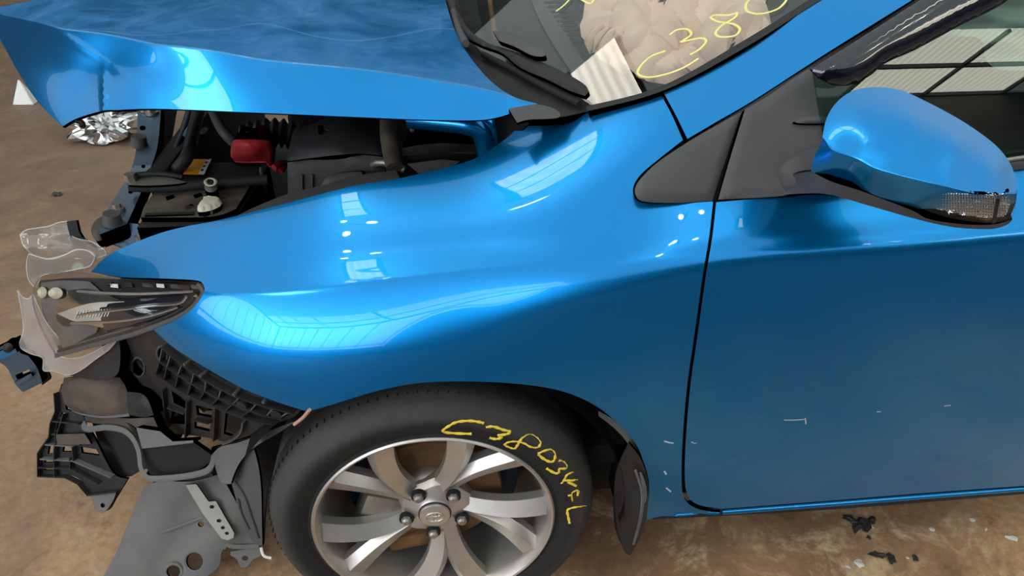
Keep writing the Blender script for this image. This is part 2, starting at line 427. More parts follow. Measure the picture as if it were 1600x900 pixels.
mr3 = nd(fm, 'ShaderNodeMapRange'); mr3.inputs[1].default_value = -0.1; mr3.inputs[2].default_value = -1.0; lk(fm, sx.outputs[0], mr3.inputs[0])
c1 = mixc(fm, math_(fm, 'MULTIPLY', mr3.outputs[0], 0.62), c1, (0.15, 0.098, 0.070))
c1 = mixc(fm, math_(fm, 'MULTIPLY', ramp(fm, n3, [(0.4, (0,)*3), (0.7, (1,)*3)]), 0.45), c1, (0.11, 0.07, 0.05))
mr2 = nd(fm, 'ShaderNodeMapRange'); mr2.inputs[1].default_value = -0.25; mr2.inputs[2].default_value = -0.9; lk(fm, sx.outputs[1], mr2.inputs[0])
c1 = mixc(fm, math_(fm, 'MULTIPLY', mr2.outputs[0], 0.9), c1, (0.075, 0.085, 0.10))   # grey-blue put on the unseen near floor, so the door reflects less brown
lk(fm, c1, bs(fm).inputs['Base Color']); lk(fm, ramp(fm, n2, [(0.3, (0.35,)*3), (0.6, (0.75,)*3)]), bs(fm).inputs['Roughness'])
bump(fm, n2, 0.35, 0.01)
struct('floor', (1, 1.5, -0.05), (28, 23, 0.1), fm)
wallm = mat('grey sheet wall', (0.10, 0.10, 0.10), 0.7)
wallf = mat('dark far wall', (0.05, 0.055, 0.06), 0.8)
roofm = mat('roof sheet', (0.09, 0.095, 0.10), 0.7)
steelm = mat('painted steel beam', (0.035, 0.04, 0.05), 0.5)
def sheet(name, col, e):
    m = mat(name, col, 0.6, emit=col, estr=e)
    tcx = nd(m, 'ShaderNodeTexCoord'); wv = nd(m, 'ShaderNodeTexWave'); wv.inputs['Scale'].default_value = 2.6; wv.bands_direction = 'X'
    lk(m, tcx.outputs['Object'], wv.inputs[0])
    r = ramp(m, wv.outputs['Fac'], [(0.0, tuple(c*0.72 for c in col)), (1.0, col)]); lk(m, r, bs(m).inputs['Emission Color'])
    return m
skym = sheet('translucent roof sheet', (1.0, 0.93, 0.80), SKY_E)
wskm = sheet('cloudy translucent roof sheet', (0.92, 0.95, 1.0), WALL_E)
H = 6.0
XR = [-11.5, -6.6, -4.0, -2.4, -1.9, -1.45, -0.75, 2.0, 4.6, 7.2, 10.2, 13.5]
YR = [-10, -8.0, -3.6, -2.75, -2.15, -1.3, 1.2, 3.7, 5.0, 6.1, 8.0, 13]
def sky_kind(i, j):
    x = (XR[i]+XR[i+1])/2; y = (YR[j]+YR[j+1])/2
    if -2.4 < x < -1.9 and 1.2 < y < 3.7: return 'bright'
    if -1.45 < x < -0.75 and 5.0 < y < 6.1: return 'bright'
    if x < -2.4 and y < -8.0: return 'pale'
    if -6.6 < x < -4.0 and -3.6 < y < -1.3: return 'bright'
    if 2.0 < x < 4.6 and -2.75 < y < -2.15: return 'bright'
    if 7.2 < x < 10.2 and y < -8.0: return 'bright'
    return 'far' if y > 8 else 'solid'
ceil = struct('ceiling', (1, 1.5, H+0.25), (25, 23, 0.05), roofm)
roofn = mat('glowing roof fill sheet', (0.35, 0.37, 0.40), 0.8, emit=(0.86, 1.0, 0.98), estr=ROOF_FILL_E)  # unseen roof sheets made to glow as added fill
n_ = 1
for i in range(len(XR)-1):
    for j in range(len(YR)-1):
        k = sky_kind(i, j); c = ((XR[i]+XR[i+1])/2, (YR[j]+YR[j+1])/2, H+0.06); sz = (XR[i+1]-XR[i], YR[j+1]-YR[j], 0.06)
        if k in ('solid', 'far'): box('roof_panel', c, sz, roofm if k == 'far' else roofn, ceil, bev=0)
        else:
            o = struct('window_%d' % n_, c, sz, skym if k == 'bright' else wskm); n_ += 1
            nb = max(1, int(round(sz[1]/0.9)))
            for q in range(nb): box('glazing_bar', (c[0], YR[j]+sz[1]*q/nb, H), (sz[0], 0.05, 0.06), steelm, o, bev=0)
            for q in range(max(1, int(sz[0]/1.3))+1): box('glazing_bar', (XR[i]+sz[0]*q/(max(1, int(sz[0]/1.3))), c[1], H), (0.05, sz[1], 0.05), steelm, o, bev=0)
struct('wall_front', (1, -10.05, H/2), (25, 0.1, H), wallm)
struct('wall_back', (1, 13.05, H/2), (25, 0.1, H), wallf)
struct('wall_left', (-11.55, 1.5, H/2), (0.1, 23, H), wallm)
struct('wall_right', (13.55, 1.5, H/2), (0.1, 23, H), wallm)
for (cx, cy, lx, ly) in ((-7.3, -9.97, 8.2, .04), (-11.47, -5.7, .04, 8.4)):
    wf = struct('window_%d' % n_, (cx, cy, 3.7), (lx, ly, 4.3), wskm); n_ += 1
    for j in range(9):
        o_ = (-4.0+j*1.0) if lx > 1 else (-4.2+j*1.05)
        box('mullion', (cx+(o_ if lx > 1 else .04), cy+(.04 if lx > 1 else o_), 3.7), (.035, .035, 4.3), steelm, wf, bev=0)
    box('transom', (cx+(0 if lx > 1 else .05), cy+(.05 if lx > 1 else 0), 2.0), (lx, .08, .14) if lx > 1 else (.08, ly, .14), steelm, wf, bev=0)
bulb = mat('lamp glow', (1, 1, 1), 0.5, emit=(1, .97, .92), estr=40)
for lx, ly in ((-2.1, .55), (.9, -2.6), (4.2, -5.0)):
    for k in range(3):
        lamp_ = cylinder('roof_lamp', (lx+.28*math.cos(k*2.1), ly+.28*math.sin(k*2.1), 5.55), (lx+.28*math.cos(k*2.1), ly+.28*math.sin(k*2.1), 5.6), .06, bulb, ceil, None, 16)
    cylinder('lamp_stem', (lx, ly, 5.6), (lx, ly, H+.05), .03, steelm, ceil)

# ------------------------------------------------------------------ the car
car = bpy.data.objects.new('car', None); COL.objects.link(car); car.location = (0, 0, 0)
tag(car, 'blue metallic hatchback with smashed front end and raised bonnet on brown concrete', 'car')

# body side: sections across the car at stations along its length, (Y, Z) from sill to top
SEC = [
 (-0.80, [(.62, .25), (.58, .45), (.55, .55), (.53, .58), (.52, .60), (.517, .615), (.515, .625), (.515, .63), (.518, .638), (.524, .645), (.532, .65), (.545, .655), (.57, .662), (.62, .667)]),
 (-0.60, [(.35, .25), (.31, .45), (.29, .57), (.285, .61), (.285, .63), (.286, .65), (.289, .668), (.292, .676), (.298, .686), (.305, .695), (.313, .703), (.322, .711), (.35, .725), (.40, .733)]),
 (-0.45, [(.20, .25), (.17, .45), (.145, .58), (.143, .63), (.150, .66), (.165, .69), (.187, .722), (.194, .726), (.22, .738), (.245, .75), (.27, .762), (.29, .773), (.33, .785), (.39, .79)]),
 (-0.28, [(.06, .25), (.045, .45), (.028, .58), (.030, .64), (.040, .68), (.060, .720), (.086, .757), (.093, .762), (.125, .775), (.155, .790), (.185, .806), (.215, .820), (.27, .837), (.34, .846)]),
 (-0.10, [(.00, .25), (-.012, .45), (-.02, .60), (-.014, .66), (-.003, .705), (.018, .745), (.046, .784), (.053, .790), (.085, .803), (.12, .822), (.155, .843), (.185, .857), (.25, .877), (.32, .888)]),
 (0.10, [(.00, .25), (-.016, .45), (-.026, .60), (-.024, .68), (-.014, .735), (.004, .777), (.027, .811), (.034, .817), (.064, .829), (.10, .850), (.135, .870), (.165, .881), (.23, .898), (.31, .908)]),
 (0.28, [(.005, .25), (-.012, .45), (-.022, .60), (-.024, .70), (-.024, .77), (-.018, .810), (.002, .838), (.010, .844), (.036, .863), (.067, .888), (.102, .915), (.137, .937), (.19, .960), (.27, .978)]),
 (0.42, [(.012, .25), (-.006, .45), (-.016, .60), (-.022, .70), (-.024, .785), (-.019, .834), (-.006, .852), (.001, .860), (.026, .884), (.056, .915), (.09, .953), (.12, .982), (.165, 1.012), (.26, 1.045)]),
 (0.65, [(.018, .25), (-.002, .45), (-.012, .60), (-.020, .70), (-.024, .80), (-.019, .848), (-.006, .865), (.001, .873), (.022, .895), (.05, .928), (.075, .968), (.10, 1.01), (.13, 1.05), (.2, 1.11)]),
 (0.95, [(.020, .25), (.000, .45), (-.010, .60), (-.020, .71), (-.024, .815), (-.019, .862), (-.006, .879), (.001, .887), (.020, .910), (.05, .946), (.07, .985), (.09, 1.02), (.12, 1.07), (.19, 1.14)]),
 (1.60, [(.022, .25), (.002, .45), (-.010, .61), (-.020, .72), (-.024, .84), (-.019, .888), (-.006, .905), (.001, .913), (.020, .936), (.05, .972), (.07, 1.011), (.09, 1.046), (.12, 1.096), (.19, 1.166)]),
]
def ncs(x, y):                                 # natural cubic spline second derivatives
    n = len(x); A = np.zeros((n, n)); b = np.zeros((n,)+y.shape[1:]); A[0, 0] = A[-1, -1] = 1; h = np.diff(x)
    for i in range(1, n-1):
        A[i, i-1] = h[i-1]; A[i, i] = 2*(h[i-1]+h[i]); A[i, i+1] = h[i]
        b[i] = 6*((y[i+1]-y[i])/h[i]-(y[i]-y[i-1])/h[i-1])
    return np.linalg.solve(A, b.reshape(n, -1)).reshape(b.shape)
def nev(x, y, m2, t):
    i = np.clip(np.searchsorted(x, t)-1, 0, len(x)-2); h = x[i+1]-x[i]; a = (x[i+1]-t)/h; b = (t-x[i])/h
    sh = (slice(None),)+(None,)*(y.ndim-1); a, b, h = a[sh], b[sh], h[sh]
    return a*y[i]+b*y[i+1]+((a**3-a)*m2[i]+(b**3-b)*m2[i+1])*h*h/6
class Body:
    def __init__(s):
        s.xs = np.array([q[0] for q in SEC]); s.g = np.array([q[1] for q in SEC], float); s.m = ncs(s.xs, s.g)
        s.vs = np.r_[0, np.cumsum(np.linalg.norm(np.diff(s.g, axis=1), axis=2).mean(0)+.004)]; s.vs *= 13/s.vs[-1]
        nu, nv = 240, 200; us = np.linspace(s.xs[0], s.xs[-1], nu); vv = np.linspace(0, 13, nv)
        U, Vv = np.meshgrid(us, vv, indexing='ij'); s.uv = np.c_[U.ravel(), Vv.ravel()]; p = s.ev(s.uv)
        i, j = np.meshgrid(np.arange(nu-1), np.arange(nv-1), indexing='ij'); k = (i*nv+j).ravel()
        t = np.r_[np.c_[k, k+1, k+nv], np.c_[k+1, k+nv+1, k+nv]]; s.t = t; s.p = p
        s.bvh = BVHTree.FromPolygons([Vector(q) for q in p], [tuple(int(z) for z in q) for q in t])
    def ev(s, uv):
        rows = nev(s.xs, s.g, s.m, uv[:, 0])   # (N,14,2)
        out = np.empty((len(uv), 3)); out[:, 0] = uv[:, 0]
        v = np.clip(uv[:, 1], 0, 13)
        r = np.swapaxes(rows, 0, 1); m2 = ncs(s.vs, r)
        i = np.clip(np.searchsorted(s.vs, v)-1, 0, 12); h = s.vs[i+1]-s.vs[i]; a = ((s.vs[i+1]-v)/h)[:, None]; b = ((v-s.vs[i])/h)[:, None]; n = np.arange(len(uv))
        out[:, 1:] = a*r[i, n]+b*r[i+1, n]+((a**3-a)*m2[i, n]+(b**3-b)*m2[i+1, n])*(h*h)[:, None]/6
        return out
    def pos(s, px):
        px = np.atleast_2d(np.array(px, float)); D = rays(px); c = Vector(CAM); uv = np.zeros((len(px), 2))
        for k, d in enumerate(D):
            h = s.bvh.ray_cast(c, Vector(d))
            if h[0] is None:
                h = s.near(c, Vector(d).normalized())
            t = s.t[h[2]]; q = barycentric_transform(h[0], *[Vector(s.p[z]) for z in t], *[Vector((s.uv[z][0], s.uv[z][1], 0)) for z in t])
            uv[k] = q.x, q.y
        return s.ev(uv)
    def near(s, c, d):
        b = None
        for t in np.linspace(1.0, 2.0, 40):
            h = s.bvh.find_nearest(c+d*float(t))
            if b is None or h[3] < b[3]: b = h
        return b
BODY = Body()
def proj(p):
    q = np.atleast_2d(p)-CAM; z = q@FWD; return np.c_[800+F*(q@RGT)/z, 450-F*(q@UPV)/z]
def body_line(k, u0, u1):                      # where a pressed crease of the side runs
    v = np.interp(k, range(14), BODY.vs); u = np.arange(u0, u1, .006); q = proj(BODY.ev(np.c_[u, np.full(len(u), v)]))
    return [tuple(p) for p in q]
class Inset:
    def __init__(s, b, off): s.b, s.off = b, off
    def pos(s, px):
        q = s.b.pos(px); n = fdnormal(s.b, px); return q-n*s.off

fender_out = curve(
 [(142, 425), (162, 404), (190, 388), (245, 366), (290, 354), (337, 345), (400, 330), (450, 317), (550, 291), (612, 281), (700, 261), (750, 244), (790, 217), (812, 197), (828, 187)],
 [(828, 187), (870, 183), (925, 172), (985, 159), (1031, 145)],
 [(1031, 145), (1050, 180), (1067, 219)],
 [(1067, 219), (1030, 248), (1000, 274), (989, 295), (994, 312), (1012, 318), (1060, 318), (1114, 315)],
 [(1114, 315), (1108, 370), (1098, 430), (1084, 530), (1074, 600), (1067, 680), (1065, 750), (1070, 780), (1090, 795), (1124, 801)],
 [(1124, 801), (1124, 806)], [(1124, 806), (1010, 812)],
 [(1010, 812), (1011, 770), (1003, 715), (985, 682), (955, 652), (920, 628), (870, 609), (800, 599), (720, 596), (650, 599), (585, 612), (520, 632), (480, 643)],
 [(480, 643), (430, 627), (375, 605), (310, 568), (270, 542), (240, 515)],
 [(240, 515), (275, 500), (302, 481), (318, 458), (318, 445), (306, 438), (250, 435), (190, 433), (142, 425)], step=6)
panel('front_fender', fender_out, BODY, M['paint'], car, 0.006, step=7, crease=[body_line(6.5, -.5, .5)])
door_out = curve(
 [(1119, 316), (1113, 370), (1103, 430), (1089, 530), (1079, 600), (1072, 680), (1070, 745), (1075, 775), (1092, 789), (1128, 795)],
 [(1128, 795), (1300, 782), (1450, 770), (1700, 752), (2000, 731)], [(2000, 731), (2020, 206)],
 [(2020, 206), (1720, 240), (1600, 258), (1500, 272), (1400, 285), (1300, 299), (1200, 309), (1119, 316)], step=9)
door = panel('front_door', door_out, BODY, M['paint_door'], car, 0.006, step=9, crease=[body_line(6.5, .4, 1.5)])
sill_f = Inset(BODY, 0.004)
# bright rounded lip running along the foot of the door
tube('sill_lip', [P(1128, 800, Y=.022), P(1300, 787, Y=.022), P(1450, 775, Y=.022), P(1720, 754, Y=.022), P(2000, 733, Y=.022)], .0055, M['paint'], car, 12)
tube('sill_lip', [P(1078, 790, Y=.02), P(1090, 797, Y=.021), P(1105, 800, Y=.022), P(1122, 801, Y=.022)], .0042, M['paint'], car, 12)
# dark jamb behind the shut lines
panel('door_jamb', poly((1035, 330), (1150, 330), (1150, 785), (1020, 785), step=14), Inset(BODY, 0.022), M['dark'], car, 0.004, step=20)

# A pillar
pil = Fit([(1037, 143, dict(Y=.20)), (1072, 217, dict(Y=.105)), (1150, 172, dict(Y=.125)), (1290, 82, dict(Y=.165)), (1425, 0, dict(Y=.20)), (1160, 75, dict(Y=.225)), (1275, 4, dict(Y=.25)), (1190, 120, dict(Y=.165)), (1340, 20, dict(Y=.205)), (1060, 180, dict(Y=.145))])
panel('windscreen_pillar', curve([(1036, 143), (1100, 110), (1160, 77), (1275, 6), (1380, -60)], [(1380, -60), (1520, -60)], [(1520, -60), (1425, 0), (1290, 84), (1180, 155), (1120, 190), (1074, 217)], [(1074, 217), (1056, 180), (1036, 143)]), pil, M['paint'], car, 0.03, step=9)
GL = Fit([(925, 172, dict(Y=.235)), (1275, 2, dict(Y=.27)), (700, 0, dict(Z=1.03))])
class Off:
    def __init__(s, b, d): s.b, s.d = b, d
    def pos(s, px): q = s.b.pos(px); return q-fdnormal(s.b, px)*s.d
class Behind:                                 # deeper inside the lamp
    def __init__(s, b, d): s.b, s.d = b, d
    def pos(s, px):
        q = s.b.pos(px); v = q-CAM; v /= np.linalg.norm(v, axis=1)[:, None]; return q+v*s.d
glass_out = curve([(700, -60), (735, 60), (770, 110), (800, 145), (850, 180)], [(850, 180), (925, 172), (1035, 143), (1160, 74), (1275, 3), (1375, -60)], [(1375, -60), (700, -60)], step=10)
ws = panel('windscreen', glass_out, GL, M['screen'], car, 0.004, step=22)
panel('screen_seal', curve([(918, 172), (1035, 141), (1160, 72), (1275, 0), (1375, -62)], [(1375, -62), (1390, -55)], [(1390, -55), (1282, 8), (1164, 82), (1038, 148), (920, 180)], [(920, 180), (918, 172)], step=7), Off(GL, -.008), M['black'], car, 0.012, step=6)
# writing on the windscreen
letters('painted_character', [
  [[(1091, 92), (1070, 105), (1045, 115), (1015, 121), (997, 116), (1002, 102), (1018, 88), (1040, 80)]],
  [[(1046, 55), (1058, 47), (1074, 46), (1080, 54), (1070, 62), (1064, 66), (1082, 62), (1098, 60), (1103, 66), (1092, 78), (1078, 86)]],
  [[(1152, 20), (1138, 24), (1118, 24), (1111, 28), (1122, 34), (1146, 38), (1156, 46), (1148, 56), (1126, 58), (1118, 52), (1128, 40), (1148, 28), (1152, 20)]],
  [[(1178, -6), (1166, 6), (1168, 18), (1188, 22), (1214, 15), (1228, 2), (1230, -8)]],
  [[(893, -4), (882, 8), (869, 18)]], [[(900, -6), (922, 6), (930, -6)]]], GL, .0022, M['penw'], ws)
# ------------------------------------------------------------------ inside the screen
IN = Plane((.3, .6, .955), (0.05, 0, 1))
dash = panel('dashboard', curve([(730, -70), (745, 60), (800, 150), (870, 190)], [(870, 190), (1050, 150), (1250, 40), (1380, -70)], [(1380, -70), (730, -70)], step=14), IN, M['black'], car, 0.02, step=24)
band = panel('demister_panel', curve([(818, -40), (838, 20), (868, 75), (905, 130), (925, 165)], [(925, 165), (950, 160)], [(950, 160), (915, 100), (885, 50), (870, 0), (862, -40)], [(862, -40), (818, -40)], step=8), Plane((.3, .6, .962), (0.05, 0, 1)), M['trim'], car, 0.006, step=16)
for i in range(9):
    y = 2+i*7.2
    x = 850+ i*5.0
    panel('vent_slot', poly((x, y), (x+26, y-2), (x+28, y+1.5), (x+2, y+3.5), step=8), Plane((.3, .6, .9635), (0.05, 0, 1)), M['dark'], band, 0.002, step=20)
def folds(px):
    x, y = px[:, 0], px[:, 1]; z = np.zeros(len(px))
    for (ax, ay, ang, L, wd, h) in FOLD:
        u = (x-ax)*math.cos(ang)+(y-ay)*math.sin(ang); v = -(x-ax)*math.sin(ang)+(y-ay)*math.cos(ang)
        v = v+0.006*u*u/ max(wd, 1)*0.5
        z += h*np.exp(-(v/wd)**2)*np.exp(-(u/L)**4)
    return z
FOLD = []
rr = random.Random(8)
for i in range(26):
    FOLD.append((rr.uniform(915, 1190), rr.uniform(-20, 105), rr.uniform(-0.9, 1.4), rr.uniform(30, 80), rr.uniform(6, 12), rr.choice((-1, 1, 1))*rr.uniform(.028, .055)))
FOLD += [(985, 45, 0.9, 45, 9, .03), (1015, 25, 1.3, 40, 8, -.03), (1000, 75, 0.35, 45, 8, .03), (960, 20, 0.4, 35, 8, .025), (1050, 60, -0.5, 40, 9, .025), (1110, 80, -0.7, 60, 10, .02)]
AB = Plane((.48, .48, .985), (-.35, -.25, 1))
bag_out = loop([(912, 25), (930, -30), (1010, -50), (1120, -50), (1200, -45), (1196, 5), (1188, 35), (1192, 58), (1165, 78), (1120, 100), (1085, 112), (1050, 130), (1020, 128), (985, 110), (950, 92), (925, 72), (914, 48)], step=5)
panel('airbag', bag_out, Bent(AB, folds), M['airbag'], car, 0.012, step=4.5, bulge=.03, bw=14, flatshade=True)
# roof trim / far cabin: dark shell
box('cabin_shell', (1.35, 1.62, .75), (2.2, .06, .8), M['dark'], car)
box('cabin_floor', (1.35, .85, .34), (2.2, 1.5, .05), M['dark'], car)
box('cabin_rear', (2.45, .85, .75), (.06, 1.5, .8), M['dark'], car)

# cowl, wiper
panel('cowl_panel', curve([(688, -40), (700, 15), (722, 70), (760, 120), (800, 152), (835, 163)], [(835, 163), (826, 186)], [(826, 186), (870, 184), (928, 172)], [(928, 172), (880, 128), (830, 98), (790, 82), (760, 60), (745, 0), (742, -40)], [(742, -40), (688, -40)], step=7),
      Plane((.2, .55, .99), (-.05, -.05, 1)), M['black'], car, 0.012, step=9)
panel('cowl_end_cap', curve([(795, 170), (838, 163), (870, 172), (872, 184), (826, 187), (808, 192)], [(808, 192), (795, 170)], step=5), Plane((.24, .28, .985), (-.05, -.1, 1)), M['trim'], car, 0.004, step=8)
wp = Off(GL, -.022)
wa = panel('wiper_arm', curve([(706, -30), (712, 10), (735, 55), (765, 80), (810, 96), (850, 112), (885, 128), (918, 148), (926, 160)], [(926, 160), (920, 167)], [(920, 167), (895, 158), (860, 140), (820, 122), (790, 98), (755, 84), (722, 62), (703, 20), (698, -30)], [(698, -30), (706, -30)], step=5), wp, M['black'], car, 0.008, step=6, bulge=.004, bw=5)
panel('wiper_cap', curve([(780, 72), (800, 74), (828, 84), (850, 98), (862, 112), (842, 112), (815, 98), (790, 88)], [(790, 88), (780, 72)], step=4), Off(GL, -.034), M['trim'], wa, 0.01, step=6, bulge=.004, bw=5)
tube('wiper_blade', [GL.pos([(x, y)])[0]+np.array([0, 0, .012]) for x, y in ((755, 95), (800, 118), (850, 146), (905, 174))], .006, M['dark'], wa, 8)
tube('cable', [P(704, -10, Z=1.03), P(708, 20, Z=1.03), P(716, 45, Z=1.03), P(728, 68, Z=1.03)], .007, M['trim'], car)
tube('wiper_link', [P(762, -30, Z=1.0), P(768, 20, Z=1.0), P(776, 66, Z=.99)], .006, M['rust'], car)

# ------------------------------------------------------------------ side window, door trim
quarter = Fit([(990, 298, dict(Y=.055)), (1117, 312, dict(Y=.05)), (1158, 178, dict(Y=.112)), (1075, 222, dict(Y=.098)), (1060, 280, dict(Y=.062))])
panel('quarter_trim', curve([(1159, 174), (1130, 190), (1078, 220), (1030, 252), (1003, 277), (992, 295), (997, 311), (1015, 316), (1060, 317), (1113, 314)], [(1113, 314), (1132, 255), (1159, 174)], step=5), quarter, M['trim'], car, 0.012, step=8, bulge=.006, bw=14)
sail = Fit([(1163, 172, dict(Y=.108)), (1122, 311, dict(Y=.048)), (1280, 95, dict(Y=.15)), (1250, 300, dict(Y=.03)), (1330, 150, dict(Y=.11)), (1240, 190, dict(Y=.095)), (1210, 270, dict(Y=.055))])
panel('mirror_sail', curve([(1164, 171), (1200, 150), (1240, 122), (1270, 104)], [(1270, 104), (1285, 125), (1310, 135), (1340, 132), (1370, 128)], [(1370, 128), (1370, 200), (1340, 290), (1268, 302)], [(1268, 302), (1200, 308), (1122, 312)], [(1122, 312), (1140, 250), (1164, 171)], step=6), sail, M['trim'], car, 0.012, step=9, bulge=.004, bw=8)
panel('sail_rib', loop([(1236, 194), (1252, 187), (1280, 185), (1292, 188), (1285, 196), (1255, 197)], step=3), Off(sail, -.012), M['trim'], car, .012, step=4, bulge=.004, bw=4)
panel('pillar_seal', curve([(1072, 219), (1120, 192), (1180, 157), (1290, 86), (1430, 0), (1520, -55)], [(1520, -55), (1535, -50)], [(1535, -50), (1445, 2), (1310, 88), (1270, 106), (1185, 163), (1120, 200), (1078, 224)], [(1078, 224), (1072, 219)], step=7), Fit([(1075, 222, dict(Y=.106)), (1180, 160, dict(Y=.128)), (1300, 85, dict(Y=.16)), (1440, 0, dict(Y=.195))]), M['black'], car, .01, step=7)
SG = Plane((.9, .055, .95), (0.02, -1, .42))
sgl = panel('door_window', curve([(1270, 106), (1440, -2), (1530, -60)], [(1530, -60), (1980, -60)], [(1980, -60), (1980, 210)], [(1980, 210), (1740, 235), (1600, 248), (1300, 290)], [(1300, 290), (1270, 106)], step=14), SG, M['sideglass'], car, .004, step=24)
panel('belt_seal', curve([(1290, 292), (1450, 272), (1600, 251), (1740, 232), (2000, 200)], [(2000, 200), (2000, 212)], [(2000, 212), (1740, 244), (1600, 264), (1450, 284), (1290, 304)], [(1290, 304), (1290, 292)], step=8), Plane((.9, .04, .95), (0.02, -1, .5)), M['trim'], car, .012, step=8, bulge=.004, bw=5)
tube('chrome_belt_strip', [P(1500, 262, Y=.03), P(1600, 246, Y=.03), P(1740, 226, Y=.03), P(2000, 194, Y=.03)], .0035, M['steel'], car, 8)
VS = Plane((.9, .03, .95), (0.02, -1, .42))
visor = panel('wind_visor', curve([(1266, 108), (1340, 62), (1440, -2), (1530, -60)], [(1530, -60), (1625, -60)], [(1625, -60), (1575, 0), (1500, 40), (1430, 78), (1385, 98), (1360, 118), (1340, 128), (1322, 134), (1300, 131), (1280, 122)], [(1280, 122), (1266, 108)], step=6), VS, M['blackgloss'], car, .003, step=9, bulge=.012, bw=26)
# cabin seen through the side glass
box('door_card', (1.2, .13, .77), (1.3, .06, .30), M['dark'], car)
panel('curtain_airbag', curve([(1400, 40), (1480, 20), (1600, -40), (1740, -60)], [(1740, -60), (1740, 90)], [(1740, 90), (1600, 110), (1545, 100), (1530, 60), (1470, 60), (1400, 62)], [(1400, 62), (1400, 40)], step=9), Bent(Plane((1.1, .30, 1.0), (0, -1, .3)), folds_ := (lambda px: .01*np.sin(px[:, 0]*.05+px[:, 1]*.09)+.008*np.sin(px[:, 1]*.16-px[:, 0]*.03))), dusty('grey green cloth', (.30, .34, .31), (.4, .38, .33), .5, 6, .8, .9), car, .01, step=9)
box('steering_column_shroud', (.85, .5, .86), (.25, .12, .10), M['dark'], car, bev=.02)

# ------------------------------------------------------------------ wing mirror
mn = np.array([-.66, -.72, 0.22]); MP = Plane((.60, -.085, 1.02), mn)
def mo(px, py, off): return (px, py, dict(pl=MP, off=off))
CR = [mo(1286, 215, .030), mo(1298, 233, .040), mo(1336, 247, .050), mo(1364, 262, .054), mo(1408, 275, .057), mo(1466, 289, .052), mo(1509, 299, .042), mo(1545, 306, .026), mo(1588, 304, -.010)]
Mup = Fit(CR+[mo(1300, 165, -.010), mo(1345, 138, -.040), mo(1400, 138, -.050), mo(1470, 172, -.050), mo(1540, 220, -.045), mo(1583, 262, -.040),
           mo(1370, 195, .024), mo(1440, 235, .032), mo(1510, 275, .022), mo(1350, 165, -.004), mo(1420, 185, .006), mo(1490, 220, .004), mo(1550, 265, -.004), mo(1350, 225, .042), mo(1420, 255, .047), mo(1480, 278, .042)], 1e-4)
Mlo = Fit(CR+[mo(1266, 262, .020), mo(1321, 290, .018), mo(1382, 311, .024), mo(1422, 321, .026), mo(1480, 340, .012), mo(1545, 345, -.012), mo(1585, 340, -.04)], 1e-4)
mirror = bpy.data.objects.new('wing_mirror', None); COL.objects.link(mirror); mirror.parent = car
cap_out = curve([(1284, 222), (1290, 190), (1303, 165), (1325, 146), (1355, 137), (1400, 139), (1440, 155), (1500, 187), (1550, 222), (1575, 250), (1587, 278), (1588, 300)],
                [(1588, 300), (1586, 316), (1560, 322), (1500, 326), (1440, 326), (1425, 330)], [(1425, 330), (1350, 300), (1300, 284), (1267, 268)], [(1267, 268), (1272, 245), (1284, 222)], step=4)
MR = Ridge(Mup, Mlo, .0004)
panel('mirror_cap', cap_out, MR, M['paint'], mirror, .012, step=4, crease=[MR.line(1275, 1585, 200, 330, 4)])
panel('mirror_back', loop([(1284, 222), (1303, 165), (1355, 140), (1440, 158), (1550, 224), (1584, 278), (1586, 320), (1560, 350), (1480, 345), (1380, 315), (1290, 275)], step=7), Fit([mo(1300, 200, -.04), mo(1400, 150, -.065), mo(1550, 230, -.06), mo(1500, 340, -.03), mo(1300, 270, -.02)]), M['black'], mirror, .02, step=10)
panel('lower_housing', curve([(1205, 300), (1225, 278), (1250, 270), (1268, 268)], [(1268, 268), (1300, 284), (1350, 300), (1425, 329), (1450, 342), (1500, 350), (1550, 351), (1582, 343)], [(1582, 343), (1572, 352), (1545, 358), (1490, 355), (1430, 342), (1360, 322), (1300, 305), (1262, 302), (1205, 306)], [(1205, 306), (1205, 300)], step=4),
      Fit([mo(1268, 270, .012), mo(1268, 300, .0), mo(1350, 302, .024), mo(1360, 320, .008), mo(1430, 334, .024), mo(1430, 342, .010), mo(1500, 350, .014), mo(1500, 356, .002), mo(1580, 345, -.018), (1207, 303, dict(Y=.042)), (1240, 280, dict(Y=.028)), (1240, 302, dict(Y=.015))], 1e-4), M['trim'], mirror, .010, step=6)
panel('mirror_stalk', loop([(1215, 262), (1245, 240), (1285, 232), (1300, 262), (1330, 292), (1290, 298), (1250, 296), (1222, 300)], step=5), Fit([(1215, 262, dict(Y=.055)), (1222, 298, dict(Y=.042)), (1290, 235, dict(Y=.0)), (1330, 292, dict(Y=-.06)), (1290, 295, dict(Y=-.03)), (1255, 262, dict(Y=.028)), (1245, 240, dict(Y=.055))]), M['trim'], mirror, .02, step=5, bulge=.008, bw=24)
LMf = Fit([mo(1430, 320, .034), mo(1480, 308, .050), mo(1530, 308, .042), mo(1560, 309, .028), mo(1587, 302, .002), mo(1583, 342, -.012), mo(1540, 348, .010), mo(1480, 340, .026)], 1e-4)
lamp = panel('indicator_lamp', curve([(1428, 322), (1452, 312), (1485, 309), (1530, 311), (1560, 309), (1587, 302)], [(1587, 302), (1587, 325), (1579, 343)], [(1579, 343), (1550, 348), (1510, 345), (1470, 337), (1428, 322)], step=3), LMf, M['lens'], mirror, .004, step=5, bulge=.003, bw=5)
panel('lamp_reflector', curve([(1428, 322), (1452, 312), (1485, 309), (1530, 311), (1560, 309), (1587, 302)], [(1587, 302), (1587, 325), (1579, 343)], [(1579, 343), (1550, 348), (1510, 345), (1470, 337), (1428, 322)], step=3),
      Bent(Off(LMf, .008), lambda px: .0018*np.sin(px[:, 0]*1.3)+.0016*np.sin(px[:, 1]*1.5)), M['chrome'], lamp, .004, step=1.7, flatshade=True)
